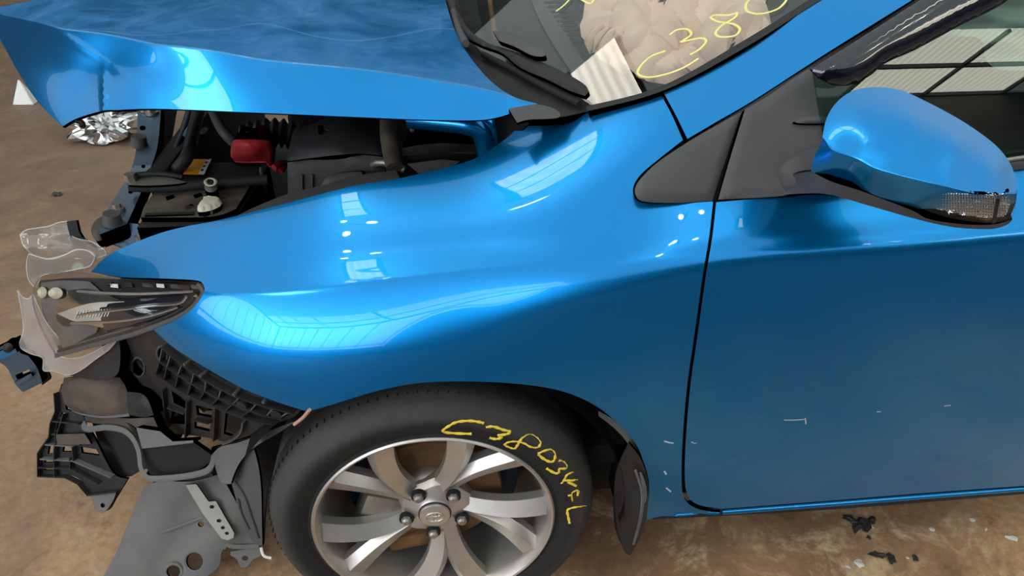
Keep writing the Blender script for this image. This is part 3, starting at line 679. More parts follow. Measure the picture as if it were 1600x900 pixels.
tube('lamp_divider', [LMf.pos([(x, y)])[0] for x, y in ((1560, 309), (1556, 330), (1552, 348))], .002, M['black'], lamp, 6)

# ------------------------------------------------------------------ bonnet
hs = Fit([(0, 22, dict(Y=.72)), (0, 50, dict(Y=.70)), (100, 45, dict(Y=.52)), (0, 90, dict(Y=.66)), (30, 120, dict(Y=.55)), (60, 165, dict(Y=.455)), (100, 197, dict(Y=.385)), (90, 110, dict(Y=.49)), (130, 150, dict(Y=.415)), (165, 110, dict(Y=.435)),
          (175, 180, dict(Y=.355)), (240, 110, dict(Y=.385)), (250, 175, dict(Y=.335)), (250, 70, dict(Y=.40)), (400, 92, dict(Y=.355)), (380, 178, dict(Y=.295)), (560, 108, dict(Y=.325)), (560, 184, dict(Y=.272)),
          (700, 130, dict(Y=.305)), (720, 188, dict(Y=.262)), (790, 180, dict(Y=.262)), (838, 164, dict(Y=.272)), (400, 135, dict(Y=.322)), (560, 145, dict(Y=.295))], 1e-5)
ht = Fit([(0, 22, dict(Y=.72)), (100, 45, dict(Y=.52)), (165, 58, dict(Y=.45)), (250, 70, dict(Y=.40)), (400, 92, dict(Y=.355)), (560, 108, dict(Y=.325)), (700, 130, dict(Y=.305)), (838, 162, dict(Y=.272)),
          (0, 0, dict(Z=1.05)), (-100, 0, dict(Z=1.04)), (100, 0, dict(Z=1.075)), (300, 30, dict(Z=1.070)), (400, 0, dict(Z=1.070)), (600, 50, dict(Z=1.043)), (690, 0, dict(Z=1.048)), (760, 110, dict(Z=1.010)), (300, -80, dict(Z=1.08)), (600, -80, dict(Z=1.07))], 1e-5)
def dent(px):
    x, y = px[:, 0], px[:, 1]
    z = -.010*np.exp(-(((x-135)/30)**2+((y-140)/40)**2))
    z += .006*np.exp(-((x-163)/5)**2)*np.exp(-((y-150)/32)**2)
    z += .004*np.exp(-((y-(33+(x-60)*.62))/9)**2)*np.exp(-((x-110)/60)**2)
    z += -.006*np.exp(-((y-(26+.07*(x-60)))/5)**2)*np.exp(-((x-150)/90)**2)
    z += .004*np.exp(-(((x-255)/12)**2+((y-39)/4)**2))+.003*np.exp(-(((x-270)/22)**2+((y-2)/4)**2))
    return z
HR = Ridge(hs, ht, .0006); HOOD = Bent(HR, dent)
hood_out = curve([(690, -110), (300, -46), (60, -1), (0, 11)], [(0, 11), (-13, 20), (-15, 30), (-8, 46), (6, 72), (30, 115), (60, 160), (97, 198)], [(97, 198), (120, 185), (160, 173), (178, 172)], [(178, 172), (250, 170), (400, 176), (560, 183), (660, 187), (740, 188), (775, 184), (810, 173), (840, 162)],
                 [(840, 162), (800, 150), (760, 120), (722, 70), (700, 15), (690, -40), (690, -110)], step=6)
panel('bonnet', hood_out, HOOD, M['paint_hood'], car, .006, step=6, crease=[HR.line(4, 830, 12, 165)])
tube('bonnet_clip', [P(118, 188, Y=.39), P(128, 192, Y=.39), P(129, 198, Y=.385)], .005, M['dark'], car, 6)
box('bonnet_inner_frame', (-.22, .66, .975), (.62, .34, .02), M['dark'], car, rot=Matrix.Rotation(-.08, 3, 'Y'))

# ------------------------------------------------------------------ wheel
wheel = bpy.data.objects.new('front_wheel', None); COL.objects.link(wheel); wheel.parent = car; wheel.location = (0.003, 0, .297)
def wp_(o): o.location = (0, 0, -.297); return o
TP = [(.213, .004), (.216, -.002), (.222, -.004), (.228, -.002), (.232, -.004), (.25, -.010), (.268, -.0125), (.282, -.010), (.284, -.008), (.295, .002), (.303, .013), (.309, .026), (.313, .034), (.314, .055)]
for k in range(3): TP += [(.315, .06+k*.035), (.307, .062+k*.035), (.307, .070+k*.035), (.297, .072+k*.035)]
TP += [(.313, .175), (.300, .195), (.26, .208), (.213, .20)]
TP = [(.213+(r-.213)*.845, y) for r, y in TP]
tyre = wp_(lathe_y('tyre', TP, M['rubber'], wheel, 120, close=True))
bm = bmesh.new()
for k in range(110):
    a = 2*PI*k/110; addbox(bm, (.2945*math.cos(a), .030, .297+.2945*math.sin(a)), (.0016, .014, .0014), Matrix.Rotation(-a, 3, 'Y'))
tr = finish(bm, 'tread_siping', M['dark'], tyre); tr['kind'] = 'stuff'
wp_(lathe_y('rim_flange', [(.2205, .001), (.2195, -.005), (.2165, -.0075), (.213, -.006), (.210, .0), (.207, .008), (.2045, .02), (.200, .06), (.196, .10), (.192, .15), (.2, .19), (.207, .195), (.213, .19), (.206, .10), (.212, .02)], M['alloy'], wheel, 96, close=True))
def whl(r, a, y): return np.array([r*math.cos(a), y, .297+r*math.sin(a)])
def spoke(tv, tip, w0, w1, curvk, ridge, hub_r=.045):
    """one spoke from hub vertex angle tv to rim angle tip, ridge = side of the sharp crest"""
    n = 14; bm = bmesh.new(); rows = []
    p0 = np.array([hub_r*math.cos(tv), hub_r*math.sin(tv)]); p1 = np.array([.2065*math.cos(tip), .2065*math.sin(tip)])
    ax = p1-p0; ax /= np.linalg.norm(ax); nr = np.array([-ax[1], ax[0]])
    for i in range(n+1):
        t = i/n; c = p0+(p1-p0)*t+nr*curvk*math.sin(PI*t)
        w = w0+(w1-w0)*t**1.2; yb = .030*(1-t)**1.6+.006
        hw = w/2
        crest = ridge*hw*.45*(1-.2*t)
        q = [(-hw, yb+.030), (-hw, yb+.012), (crest, yb-.004+.002*t), (hw, yb+.012), (hw, yb+.030)]
        rows.append([bm.verts.new((c[0]+nr[0]*u, y, .297+c[1]+nr[1]*u)) for u, y in q])
    for i in range(n):
        for j in range(4): bm.faces.new((rows[i][j], rows[i][j+1], rows[i+1][j+1], rows[i+1][j]))
        bm.faces.new((rows[i][4], rows[i][0], rows[i+1][0], rows[i+1][4]))
    bm.faces.new(rows[0]); bm.faces.new(rows[-1][::-1])
    return wp_(finish(bm, 'spoke', M['alloy'], wheel, 25))
R_ = math.radians
for k in range(5):
    tv = R_(75+72*k)
    spoke(tv+R_(4), tv+R_(-1), .030, .052, -.010, -.9)
    spoke(tv-R_(10), tv-R_(33), .032, .052, .016, .9)
# hub face with five nut pockets
bm = bmesh.new(); N = 60; prof = [(.0, .024), (.032, .024), (.034, .026), (.046, .029), (.060, .034), (.068, .046), (.066, .07), (.0, .07)]
rings = []
for (r, y) in prof: rings.append([bm.verts.new(whl(max(r, .0005)*(1+(.06*math.cos(5*(2*PI*j/N-R_(75)))) if r > .04 else max(r, .0005)), 2*PI*j/N, y) if False else whl(max(r, .0005)*(1+.08*math.cos(5*(2*PI*j/N-R_(75)))*(r > .04)), 2*PI*j/N, y)) for j in range(N)])
for i in range(len(rings)-1):
    for j in range(N): bm.faces.new((rings[i][j], rings[i][(j+1) % N], rings[i+1][(j+1) % N], rings[i+1][j]))
hub = wp_(finish(bm, 'hub', M['alloy'], wheel))
cap = wp_(lathe_y('centre_cap', [(.0005, .016), (.022, .0165), (.0275, .018), (.029, .021), (.029, .03), (.0005, .03)], M['alloy'], wheel, 48))
bm = bmesh.new()
def ring3(cx, cz, rx, rz, r=.0014): addtube(bm, [(cx+rx*math.cos(2*PI*j/36), .0158, .297+cz+rz*math.sin(2*PI*j/36)) for j in range(37)], r, 6)
ring3(0, 0, .0165, .0118); ring3(0, .001, .0050, .0108); ring3(0, .0062, .0105, .0048)
em = finish(bm, 'emblem', M['alloy'], cap, 60)
bm = bmesh.new(); addtube(bm, [whl(.0296, 2*PI*j/48, .0225) for j in range(49)], .0009, 6); finish(bm, 'cap_groove', M['dark'], cap, 60)
for k in range(5):
    a = R_(120+72*k); c = whl(.054, a, 0)
    bm = bmesh.new(); cyl(bm, (c[0], .024, c[2]), (c[0], .032, c[2]), .0135, .0135, 20); wp_(finish(bm, 'nut_pocket', M['dark'], wheel))
    bm = bmesh.new(); cyl(bm, (c[0], .018, c[2]), (c[0], .026, c[2]), .0088, .0105, 6); cyl(bm, (c[0], .0145, c[2]), (c[0], .018, c[2]), .0055, .0088, 12)
    wp_(finish(bm, 'wheel_nut', M['steel'], wheel))
class TyreF:                                  # outer sidewall
    pr = np.array(TP[:14])
    def pos(s, px):
        px = np.atleast_2d(np.array(px, float)); D = rays(px); y = np.full(len(px), -.01)
        for _ in range(6):
            t = (y-CAM[1])/D[:, 1]; q = CAM+D*t[:, None]; r = np.hypot(q[:, 0], q[:, 2]-.297); y = np.interp(r, s.pr[:, 0], s.pr[:, 1])
        return q
TF = TyreF()
# hand-painted code on the tyre
letters('painted_character', [
  [[(737, 677), (710, 676), (692, 673), (701, 665), (714, 659), (733, 657), (750, 659), (756, 661)]],
  [[(759, 667), (771, 666), (786, 671), (797, 674), (791, 678), (779, 679), (784, 683), (775, 685), (765, 683)]],
  [[(815, 684), (826, 679), (836, 683), (843, 691), (841, 698), (830, 698), (819, 692), (807, 689), (795, 690), (789, 694), (796, 698), (804, 700), (809, 694), (815, 684)]],
  [[(841, 708), (853, 703), (862, 704), (867, 714), (862, 721), (851, 717), (841, 709)]],
  [[(873, 719), (881, 723), (884, 731), (874, 732), (873, 738), (866, 738), (854, 731)]],
  [[(895, 738), (886, 741), (881, 750), (877, 755)], [(881, 750), (893, 750), (901, 750)], [(887, 752), (900, 759)]],
  [[(895, 782), (894, 769), (910, 764), (913, 771), (910, 780)], [(903, 767), (902, 774)], [(888, 774), (894, 772)]],
  [[(915, 790), (898, 792), (887, 796), (888, 807), (890, 817)]]], TF, .0023, M['pen'], tyre, lift=.0012, var=.25)
for c in tyre.children: c.location = (-.003, 0, 0)
# brake behind the wheel
disc = lathe_y('brake_disc', [(.03, .075), (.13, .075), (.132, .078), (.132, .098), (.13, .10), (.03, .10)], M['rust'], car, 64)
lathe_y('disc_hat', [(.001, .056), (.062, .056), (.068, .062), (.07, .078)], M['steel'], disc, 48)
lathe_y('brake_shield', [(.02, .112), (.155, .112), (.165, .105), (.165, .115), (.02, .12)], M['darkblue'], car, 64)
cal = box('brake_caliper', whl(.115, R_(200), .085), (.075, .075, .13), M['steel'], car, rot=Matrix.Rotation(R_(20), 3, 'Y'), bev=.012)
box('caliper_bracket', whl(.13, R_(255), .09), (.13, .05, .04), M['rust'], cal, rot=Matrix.Rotation(R_(-10), 3, 'Y'), bev=.01)
cylinder('suspension_strut', (0.0, .16, .42), (.03, .24, .84), .028, M['rust'], car, .028)
tube('steering_arm', [(-.06, .10, .33), (-.1, .3, .33), (-.1, .6, .34)], .012, M['steel'], car)

# wheel arch liner
bm = bmesh.new(); rows = []
for i in range(41):
    a = R_(-8+i*158/40); rows.append([bm.verts.new((.355*math.cos(a)*(1.0), y, .297+.35*math.sin(a))) for y in (.01, .04, .12, .2, .3)])
for i in range(40):
    for j in range(4):
        bm.faces.new((rows[i][j], rows[i][j+1], rows[i+1][j+1], rows[i+1][j]))
bmesh.ops.solidify(bm, geom=bm.faces[:], thickness=.004)
finish(bm, 'wheel_arch_liner', M['dark'], car)
box('inner_arch_wall', (0, .33, .42), (.75, .03, .44), M['dark'], car)
panel('arch_edge_trim', curve([(935, 642), (965, 660), (990, 690), (1006, 730), (1010, 770)], [(1010, 770), (1002, 752)], [(1002, 752), (990, 710), (975, 685), (955, 665), (935, 650)], [(935, 650), (935, 642)], step=4), Plane((.33, .0, .5), (0.2, -1, .1)), M['greyplastic'], car, .006, step=6)
# mud flap: an outer ribbed flap and the inner wing of it
fl = panel('mud_flap', curve([(982, 692), (1000, 715), (1012, 750), (1012, 790), (1004, 830), (985, 868)], [(985, 868), (976, 862), (966, 830), (960, 780), (962, 740), (972, 712), (982, 692)], step=4), Fit([(985, 700, dict(Y=-.01)), (1010, 760, dict(Y=-.01)), (985, 865, dict(Y=.03)), (960, 780, dict(Y=.03)), (990, 780, dict(Y=-.005))]), M['black'], car, .004, step=7)
for k in range(3):
    tube('flap_rib', [P(996+k*5-3*abs(k-1), 735+k*4, Y=-.014), P(1003+k*3, 770, Y=-.014), P(1000+k*2, 810, Y=-.004), P(990, 850, Y=.02)], .0025, M['greyplastic'], fl, 6)
panel('mud_flap_inner', curve([(975, 715), (960, 760), (960, 820), (976, 862)], [(976, 862), (990, 825), (992, 816), (975, 790), (978, 740)], [(978, 740), (975, 715)], step=5), Fit([(975, 720, dict(Y=.02)), (962, 800, dict(Y=.05)), (985, 830, dict(Y=.02))]), M['dark'], car, .004, step=10)
box('front_subframe', (.42, .45, .27), (.3, .6, .08), M['rust'], car, bev=.01)
box('underbody', (1.2, .92, .27), (1.9, 1.6, .1), M['dark'], car)
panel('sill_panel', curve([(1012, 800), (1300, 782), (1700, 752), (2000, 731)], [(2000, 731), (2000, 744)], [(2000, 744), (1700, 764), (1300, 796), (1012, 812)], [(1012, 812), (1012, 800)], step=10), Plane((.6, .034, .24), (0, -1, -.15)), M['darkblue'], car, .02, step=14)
# small scratches on the doors and the fender
strokes('scratch', [[(1225, 656), (1240, 656), (1256, 655)], [(1258, 653), (1259, 662)]], BODY, .0012, M['scratch'], door)
for s in ([(1080, 690), (1084, 692), (1088, 692)], [(1475, 634), (1485, 633)], [(1370, 643), (1376, 643)]):
    strokes('scratch', [s], BODY, .0011, M['scratch'], door)
for s in ([(1038, 689), (1045, 691), (1052, 692)], [(1041, 762), (1048, 768)], [(1038, 736), (1041, 741)]):
    strokes('scratch', [s], BODY, .0018, M['scratch'], bpy.data.objects['front_fender'])
# ==== PART 2 : headlight, broken plastics, engine bay, debris
def rib(bm, pts, f, h, w=.0022):
    """upright rib standing h proud of surface f along a run of points"""
    q = np.array(pts, float); ps = f.pos(q); nn = fdnormal(f, q); n = len(ps)
    rows = []
    for i in range(n):
        t = ps[min(i+1, n-1)]-ps[max(i-1, 0)]; s_ = np.cross(t, nn[i]); s_ /= np.linalg.norm(s_)+1e-12
        a, b = ps[i]-s_*w/2, ps[i]+s_*w/2
        rows.append([bm.verts.new(v) for v in (a, a+nn[i]*h, b+nn[i]*h, b)])
    for i in range(n-1):
        for j in range(4): bm.faces.new((rows[i][j], rows[i][(j+1) % 4], rows[i+1][(j+1) % 4], rows[i+1][j]))
    bm.faces.new(rows[0]); bm.faces.new(rows[-1][::-1])
def ribobj(name, pts, f, h, w, m, parent):
    bm = bmesh.new(); rib(bm, pts, f, h, w); return finish(bm, name, m, parent, 30)
def Z3(*c): return Fit([(x, y, dict(Z=z)) for x, y, z in c])
def Y3(*c): return Fit([(x, y, dict(Y=z)) for x, y, z in c])

# ---- headlight
hl = bpy.data.objects.new('headlight', None); COL.objects.link(hl); hl.parent = car
LF = Fit([(320, 452, dict(Y=.118)), (240, 515, dict(Y=.160)), (305, 480, dict(Y=.125)), (142, 428, dict(Y=.315)), (250, 436, dict(Y=.205)), (62, 432, dict(Y=.43)), (75, 545, dict(Y=.38)), (175, 530, dict(Y=.22)),
          (55, 490, dict(Y=.415)), (130, 480, dict(Y=.275)), (200, 478, dict(Y=.205)), (90, 480, dict(Y=.335))])
lens_out = curve([(62, 433), (85, 426), (115, 425), (140, 428)], [(140, 428), (190, 436), (250, 438), (300, 440), (314, 445), (320, 456), (313, 472), (296, 488), (270, 503), (240, 515), (205, 525), (150, 541), (105, 553), (88, 558)], [(88, 558), (72, 530), (58, 500), (50, 470), (52, 450), (62, 433)], step=5)
panel('lens', lens_out, LF, M['lens'], hl, .003, step=8, edge_m=M['shardedge'])
BZ = Behind(LF, .030)
panel('lamp_bowl', curve([(64, 442), (100, 438), (140, 440)], [(140, 440), (165, 470), (150, 520)], [(150, 520), (100, 546)], [(100, 546), (76, 505), (64, 470), (64, 442)], step=6), Bent(Behind(LF, .045), lambda p: -.02*np.exp(-(((p[:, 0]-105)/35)**2+((p[:, 1]-490)/40)**2))), dusty('grey lamp bowl', (.10, .10, .10), (.22, .21, .21), .5, 12, .5, .7, .0), hl, .006, step=7)
panel('housing', curve([(60, 438), (140, 434), (250, 442), (308, 446)], [(308, 446), (314, 458), (300, 480), (270, 497), (235, 511), (170, 530), (95, 552)], [(95, 552), (70, 500), (60, 438)], step=7), Behind(LF, .06), M['black'], hl, .02, step=12)
panel('bezel', curve([(150, 478), (200, 466), (300, 456)], [(300, 456), (308, 462), (296, 478), (262, 496), (215, 510), (165, 520)], [(165, 520), (150, 478)], step=6), BZ, M['blackgloss'], hl, .012, step=8, bulge=.006, bw=10)
for q, r, mm in (([(120, 492), (180, 484), (240, 477), (280, 473), (292, 462)], .0030, M['chrome']), ([(110, 505), (180, 502), (235, 493), (278, 480)], .0028, M['chrome']), ([(120, 455), (190, 459), (250, 458), (302, 455)], .0024, M['steel']),
                  ([(100, 545), (170, 524), (240, 506), (285, 487), (309, 462)], .0030, M['steel'])):
    strokes('trim_strip', [q], Behind(LF, .018), r, mm, hl, lift=0)
strokes('lens_seal', [[(86, 556), (150, 538), (205, 523), (245, 509), (285, 492), (308, 472), (316, 456), (308, 445)]], Behind(LF, .006), .0045, M['trim'], hl, lift=0)
strokes('lens_seal', [[(90, 549), (150, 531), (205, 516), (245, 502), (285, 483), (303, 465)]], Behind(LF, .01), .003, M['black'], hl, lift=0)
RFl = Bent(Behind(LF, .042), lambda px: .003*np.sin((px[:, 0]-90)*.05))
panel('reflector', curve([(98, 456), (140, 452), (196, 472)], [(196, 472), (176, 500), (160, 512)], [(160, 512), (110, 500), (84, 488)], [(84, 488), (98, 456)], step=5), RFl, M['chrome'], hl, .006, step=6)  # shaped to stand in for the skylight reflection on the lens
panel('lens_reflection_patch', curve([(90, 490), (140, 474), (194, 471)], [(194, 471), (178, 496), (160, 505)], [(160, 505), (120, 503), (90, 490)], step=5), Behind(LF, .024), dusty('pale lens reflection', (.62, .58, .52), (.75, .7, .6), .5, 30, .35, .5, .5), hl, .006, step=6)  # pale patch painted in for the skylight reflected on the lens
for i in range(12): ribobj('flute', [(119+i*4.6, 497-i*.3), (124+i*4.6, 486-i*.3)], Behind(LF, .023), .003, .0016, M['white'], hl)
for x, y, w in ((66, 455, 7), (87, 456, 11)):
    panel('bulb_collar', loop(ell(x, y+2, w, 9, 12), step=3), Behind(LF, .03), M['cream'], hl, .02, step=4, bulge=.008, bw=8)
bm = bmesh.new()
for i, x in enumerate((172, 196, 222, 243, 262, 284, 300)):
    pass
bm.free()
for i, (x, y) in enumerate(((168, 443), (178, 447), (200, 446), (228, 446), (250, 447), (272, 448), (290, 450), (304, 449))):
    panel('lens_clip', poly((x-6, y-4), (x+6, y-3), (x+7, y+3), (x-5, y+2), step=4), Behind(LF, .008), M['white'] if i in (1, 4) else (M['shard'] if i % 2 else M['black']), hl, .006, step=6)
lg = M['shard']
def shard(out, f, name='broken_lens_piece', m=None, edge=True, t=.003):
    o = panel(name, out, f, m or lg, hl, t, step=6, edge_m=M['shardedge'])
    if edge:
        q = out+[out[0]]; bm = bmesh.new(); e = np.array(q); addtube(bm, f.pos(e)+fdnormal(f, e)*-.001, .0011, 5); finish(bm, 'broken_edge', M['shardedge'], o, 60)
    return o
shard(curve([(31, 367), (40, 360), (58, 357), (75, 354), (90, 348), (104, 346)], [(104, 346), (110, 367), (125, 374), (142, 377), (160, 388), (166, 398)], [(166, 398), (152, 403), (146, 396), (134, 391), (117, 390), (100, 398), (75, 404), (58, 400), (47, 395), (36, 383), (31, 367)], step=4),
      Bent(Y3((31, 367, .55), (104, 346, .50), (160, 395, .37), (75, 400, .50)), lambda p: .02*np.sin(p[:, 0]*.06)+.01*np.sin(p[:, 1]*.15)))
shard(curve([(45, 397), (75, 405), (100, 399), (118, 391), (136, 392), (148, 401)], [(148, 401), (140, 415), (120, 420), (90, 426), (66, 430), (60, 440), (54, 449)], [(54, 449), (44, 437), (41, 420), (42, 404), (45, 397)], step=4),
      Bent(Y3((45, 400, .50), (140, 410, .36), (54, 445, .45)), lambda p: .012*np.sin(p[:, 0]*.07+1)+.01*np.sin(p[:, 1]*.12)))
shard(curve([(27, 454), (34, 464), (44, 467), (51, 459)], [(51, 459), (62, 485), (76, 510), (98, 540), (92, 556), (120, 560), (150, 548), (184, 528)], [(184, 528), (170, 546), (150, 560), (131, 575), (112, 585), (100, 586)], [(100, 586), (84, 580), (67, 579), (66, 560), (45, 552), (30, 540), (36, 515), (32, 480), (27, 454)], step=4),
      Bent(Y3((27, 454, .47), (51, 460, .44), (184, 528, .24), (67, 579, .42), (110, 584, .36)), lambda p: .014*np.sin(p[:, 0]*.09)*np.sin(p[:, 1]*.11+1)), m=M['milky'])
panel('torn_tab', poly((104, 346), (119, 344), (123, 362), (131, 375), (120, 374), (110, 370), (106, 358), step=4), Y3((104, 346, .49), (123, 362, .47), (110, 375, .47)), M['dark'], hl, .006, step=6)
panel('housing_underside', curve([(103, 586), (131, 575), (160, 552), (186, 528)], [(186, 528), (188, 560), (180, 588), (140, 592)], [(140, 592), (103, 586)], step=6), Y3((103, 590, .40), (186, 528, .26), (180, 590, .28)), M['black'], hl, .02, step=10)

# ---- crushed blue bracket at the far left
bx_ = Y3((0, 540, .50), (30, 550, .49), (37, 612, .50))
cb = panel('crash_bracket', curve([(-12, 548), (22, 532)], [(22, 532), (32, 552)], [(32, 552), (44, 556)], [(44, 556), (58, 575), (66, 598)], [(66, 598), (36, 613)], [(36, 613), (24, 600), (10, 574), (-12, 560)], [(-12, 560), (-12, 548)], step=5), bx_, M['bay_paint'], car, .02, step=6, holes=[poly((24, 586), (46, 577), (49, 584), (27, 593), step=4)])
panel('bracket_flange', poly((-10, 552), (24, 537), (30, 548), (-2, 562), step=5), Off(bx_, -.006), paint('faded blue paint', .4, (.1, .2, .25)), cb, .006, step=8)
panel('bracket_flange', poly((26, 594), (52, 580), (55, 585), (30, 600), step=5), Off(bx_, -.008), M['bay_paint'], cb, .006, step=8)
panel('bracket_clip', loop([(14, 532), (22, 527), (30, 531), (29, 540), (20, 543)], step=4), Off(bx_, -.02), M['black'], cb, .02, step=4, bulge=.008, bw=6)
panel('bracket_tail', poly((44, 556), (66, 562), (80, 592), (66, 602), step=6), Y3((44, 556, .53), (70, 570, .54), (66, 600, .54)), M['darkblue'], cb, .01, step=10)

# ---- honeycomb bumper support
HB = Inset(BODY, .014); HBb = Inset(BODY, .020)
cells = []
hb_out = curve([(183, 531), (212, 524), (238, 518)], [(238, 518), (256, 540), (281, 562), (328, 594), (375, 616), (422, 630), (470, 645)], [(470, 645), (455, 660), (437, 667), (405, 678), (375, 691), (344, 698), (312, 691), (265, 684)], [(265, 684), (250, 669), (237, 641), (219, 616), (197, 603), (187, 572), (183, 531)], step=5)
holes = [loop(ell(206, 580, 10, 15, 14, -.2), step=4), loop(ell(243, 560, 8, 13, 14, -.2), step=4),
         poly((258, 618), (279, 632), (284, 648), (262, 637), step=5), poly((260, 644), (281, 652), (280, 670), (256, 668), step=5), poly((296, 641), (322, 648), (321, 661), (298, 656), step=5), poly((294, 664), (319, 670), (318, 682), (294, 676), step=5),
         poly((343, 654), (372, 664), (370, 676), (352, 690), (340, 686), step=5)]
hb = panel('bumper_support', hb_out, HB, M['black'], car, .006, step=8, holes=holes)
A1 = [(250, 543), (272, 563), (300, 583), (330, 602), (375, 624), (420, 638), (458, 648)]
A2 = [(246, 565), (266, 580), (296, 600), (328, 618), (365, 634), (410, 650), (440, 657)]
A3 = [(240, 585), (262, 600), (290, 618), (318, 630), (352, 645), (395, 660), (430, 665)]
for A_ in (A1, A2, A3): ribobj('rib', smooth3(A_, 5), HB, .013, .0024, M['black'], hb)
for t in (.02, .12, .23, .34, .45, .56, .66, .76, .86, .95):
    L = [smooth3(a, 30) for a in (A1, A2, A3)]; i = int(t*(len(L[0])-1))
    ribobj('rib', [L[0][i], L[1][i]], HB, .012, .002, M['trim'], hb)
    if t < .8: ribobj('rib', [L[1][i], L[2][i]], HB, .012, .002, M['black'], hb)
for (x, y) in ((289, 549+20), (314, 587), (366, 616), (412, 628)):
    q = HB.pos([(x, y)])[0]; n = fdnormal(HB, [(x, y)])[0]; bm = bmesh.new(); cyl(bm, q, q+n*.016, .0035, .003, 8); finish(bm, 'peg', M['trim'], hb)
for (x, y) in ((376, 636), (430, 650)):
    q = HB.pos([(x, y)])[0]; n = fdnormal(HB, [(x, y)])[0]; bm = bmesh.new(); cyl(bm, q, q+n*.012, .010, .010, 16); finish(bm, 'boss', M['black'], hb)
for (x, y, rx, ry) in ((206, 580, 10, 15), (243, 560, 8, 13)):
    e = np.array(ell(x, y, rx, ry, 20, -.2)+[ell(x, y, rx, ry, 20, -.2)[0]]); bm = bmesh.new(); addtube(bm, HB.pos(e), .0025, 6); finish(bm, 'hole_rim', M['trim'], hb, 60)
    q = HB.pos([(x, y)])[0]; n = fdnormal(HB, [(x, y)])[0]; bm = bmesh.new(); cyl(bm, q-n*.045, q-n*.004, .008, .013, 20); finish(bm, 'socket', M['black'], hb)
for e in ([(258, 640), (284, 650)], [(288, 632), (286, 686)], [(300, 660), (322, 665)], [(332, 640), (330, 692)], [(250, 612), (256, 672)]):
    ribobj('rib', e, HB, .010, .003, M['black'], hb)
ribobj('rib', smooth3([(344, 697), (358, 692), (372, 680), (376, 664)], 4), HB, .010, .003, M['trim'], hb)
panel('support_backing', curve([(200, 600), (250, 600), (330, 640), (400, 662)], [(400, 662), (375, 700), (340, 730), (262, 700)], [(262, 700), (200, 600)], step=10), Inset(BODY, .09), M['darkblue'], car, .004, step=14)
tube('wire', [HBb.pos([(x, y)])[0]-np.array([0, -.03, 0]) for x, y in ((264, 625), (266, 648), (276, 652), (272, 660), (280, 664))], .0022, M['white'], car, 8)
tube('wire', [HBb.pos([(x, y)])[0]-np.array([0, -.03, 0]) for x, y in ((262, 642), (272, 648), (280, 656), (276, 664), (266, 660))], .0022, M['white'], car, 8)
panel('connector_plug', loop(ell(300, 669, 9, 6, 10), step=3), Inset(BODY, .04), M['cream'], car, .012, step=3, bulge=.006, bw=5)
panel('connector_plug', loop(ell(299, 644, 5, 5, 10), step=3), Inset(BODY, .04), M['rust'], car, .012, step=3, bulge=.005, bw=4)
tube('pinkish_wire', [P(484, 640, Y=-.01), P(474, 652, Y=.0), P(460, 663, Y=.01)], .003, M['copper'], car, 8)

# ---- intake ducts / resonator boxes hanging under the lamp
DF = Fit([(100, 592, dict(Y=.40)), (190, 590, dict(Y=.33)), (98, 632, dict(Y=.37)), (200, 640, dict(Y=.29)), (150, 612, dict(Y=.335))])
d1 = panel('air_duct', curve([(100, 590), (140, 586), (187, 590)], [(187, 590), (196, 604), (201, 625), (201, 646)], [(201, 646), (160, 650), (125, 645), (106, 636), (96, 616), (100, 590)], step=5), DF, M['brownplastic'], car, .05, step=8, bulge=.012, bw=16)
strokes('duct_lip', [[(97, 612), (104, 634), (125, 646), (160, 651), (200, 648)]], Off(DF, .004), .0042, M['greyplastic'], d1, lift=0)
d2 = panel('duct_neck', curve([(198, 612), (226, 618), (240, 648)], [(240, 648), (225, 652), (200, 648)], [(200, 648), (198, 612)], step=5), Y3((198, 612, .30), (235, 625, .25), (215, 650, .27)), M['black'], car, .04, step=8, bulge=.008, bw=10)
panel('duct_mid', poly((112, 650), (205, 654), (240, 652), (250, 676), (215, 682), (205, 674), (175, 664), (135, 660), step=7), Y3((112, 650, .36), (205, 654, .29), (215, 682, .27)), M['brownplastic'], car, .02, step=10)
SF = Y3((142, 672, .33), (205, 690, .25), (190, 748, .27))
s1 = panel('resonator_side', curve([(128, 662), (175, 664), (203, 683), (216, 705), (221, 738)], [(221, 738), (206, 744), (192, 752)], [(192, 752), (160, 745), (128, 662)], step=6), Off(SF, .02), M['dark'], car, .03, step=10)
strokes('lip', [[(134, 660), (130, 668), (140, 671), (165, 668), (190, 672), (206, 684), (216, 705), (220, 732), (230, 746), (245, 748), (285, 745), (318, 738), (330, 728), (334, 714)]], Y3((130, 665, .33), (220, 735, .22), (334, 714, .16)), .0062, M['greyplastic'], s1, lift=0)
s2 = panel('resonator_box', poly((213, 668), (250, 674), (270, 690), (302, 688), (302, 692), (222, 701), step=6), Y3((213, 668, .26), (302, 690, .19), (222, 701, .24)), M['greyplastic'], car, .02, step=9)
panel('resonator_cavity', curve([(222, 701), (302, 691)], [(302, 691), (332, 712)], [(332, 712), (326, 728), (310, 737), (270, 741), (236, 742)], [(236, 742), (226, 725), (222, 701)], step=6), Y3((222, 701, .25), (332, 712, .19), (236, 742, .23)), M['dark'], s2, .01, step=10)
panel('resonator_bottom', curve([(226, 744), (285, 746), (334, 724)], [(334, 724), (332, 738), (318, 748), (280, 755), (240, 754)], [(240, 754), (226, 744)], step=5), Y3((226, 744, .24), (334, 724, .17), (280, 755, .22)), M['black'], s2, .03, step=8)
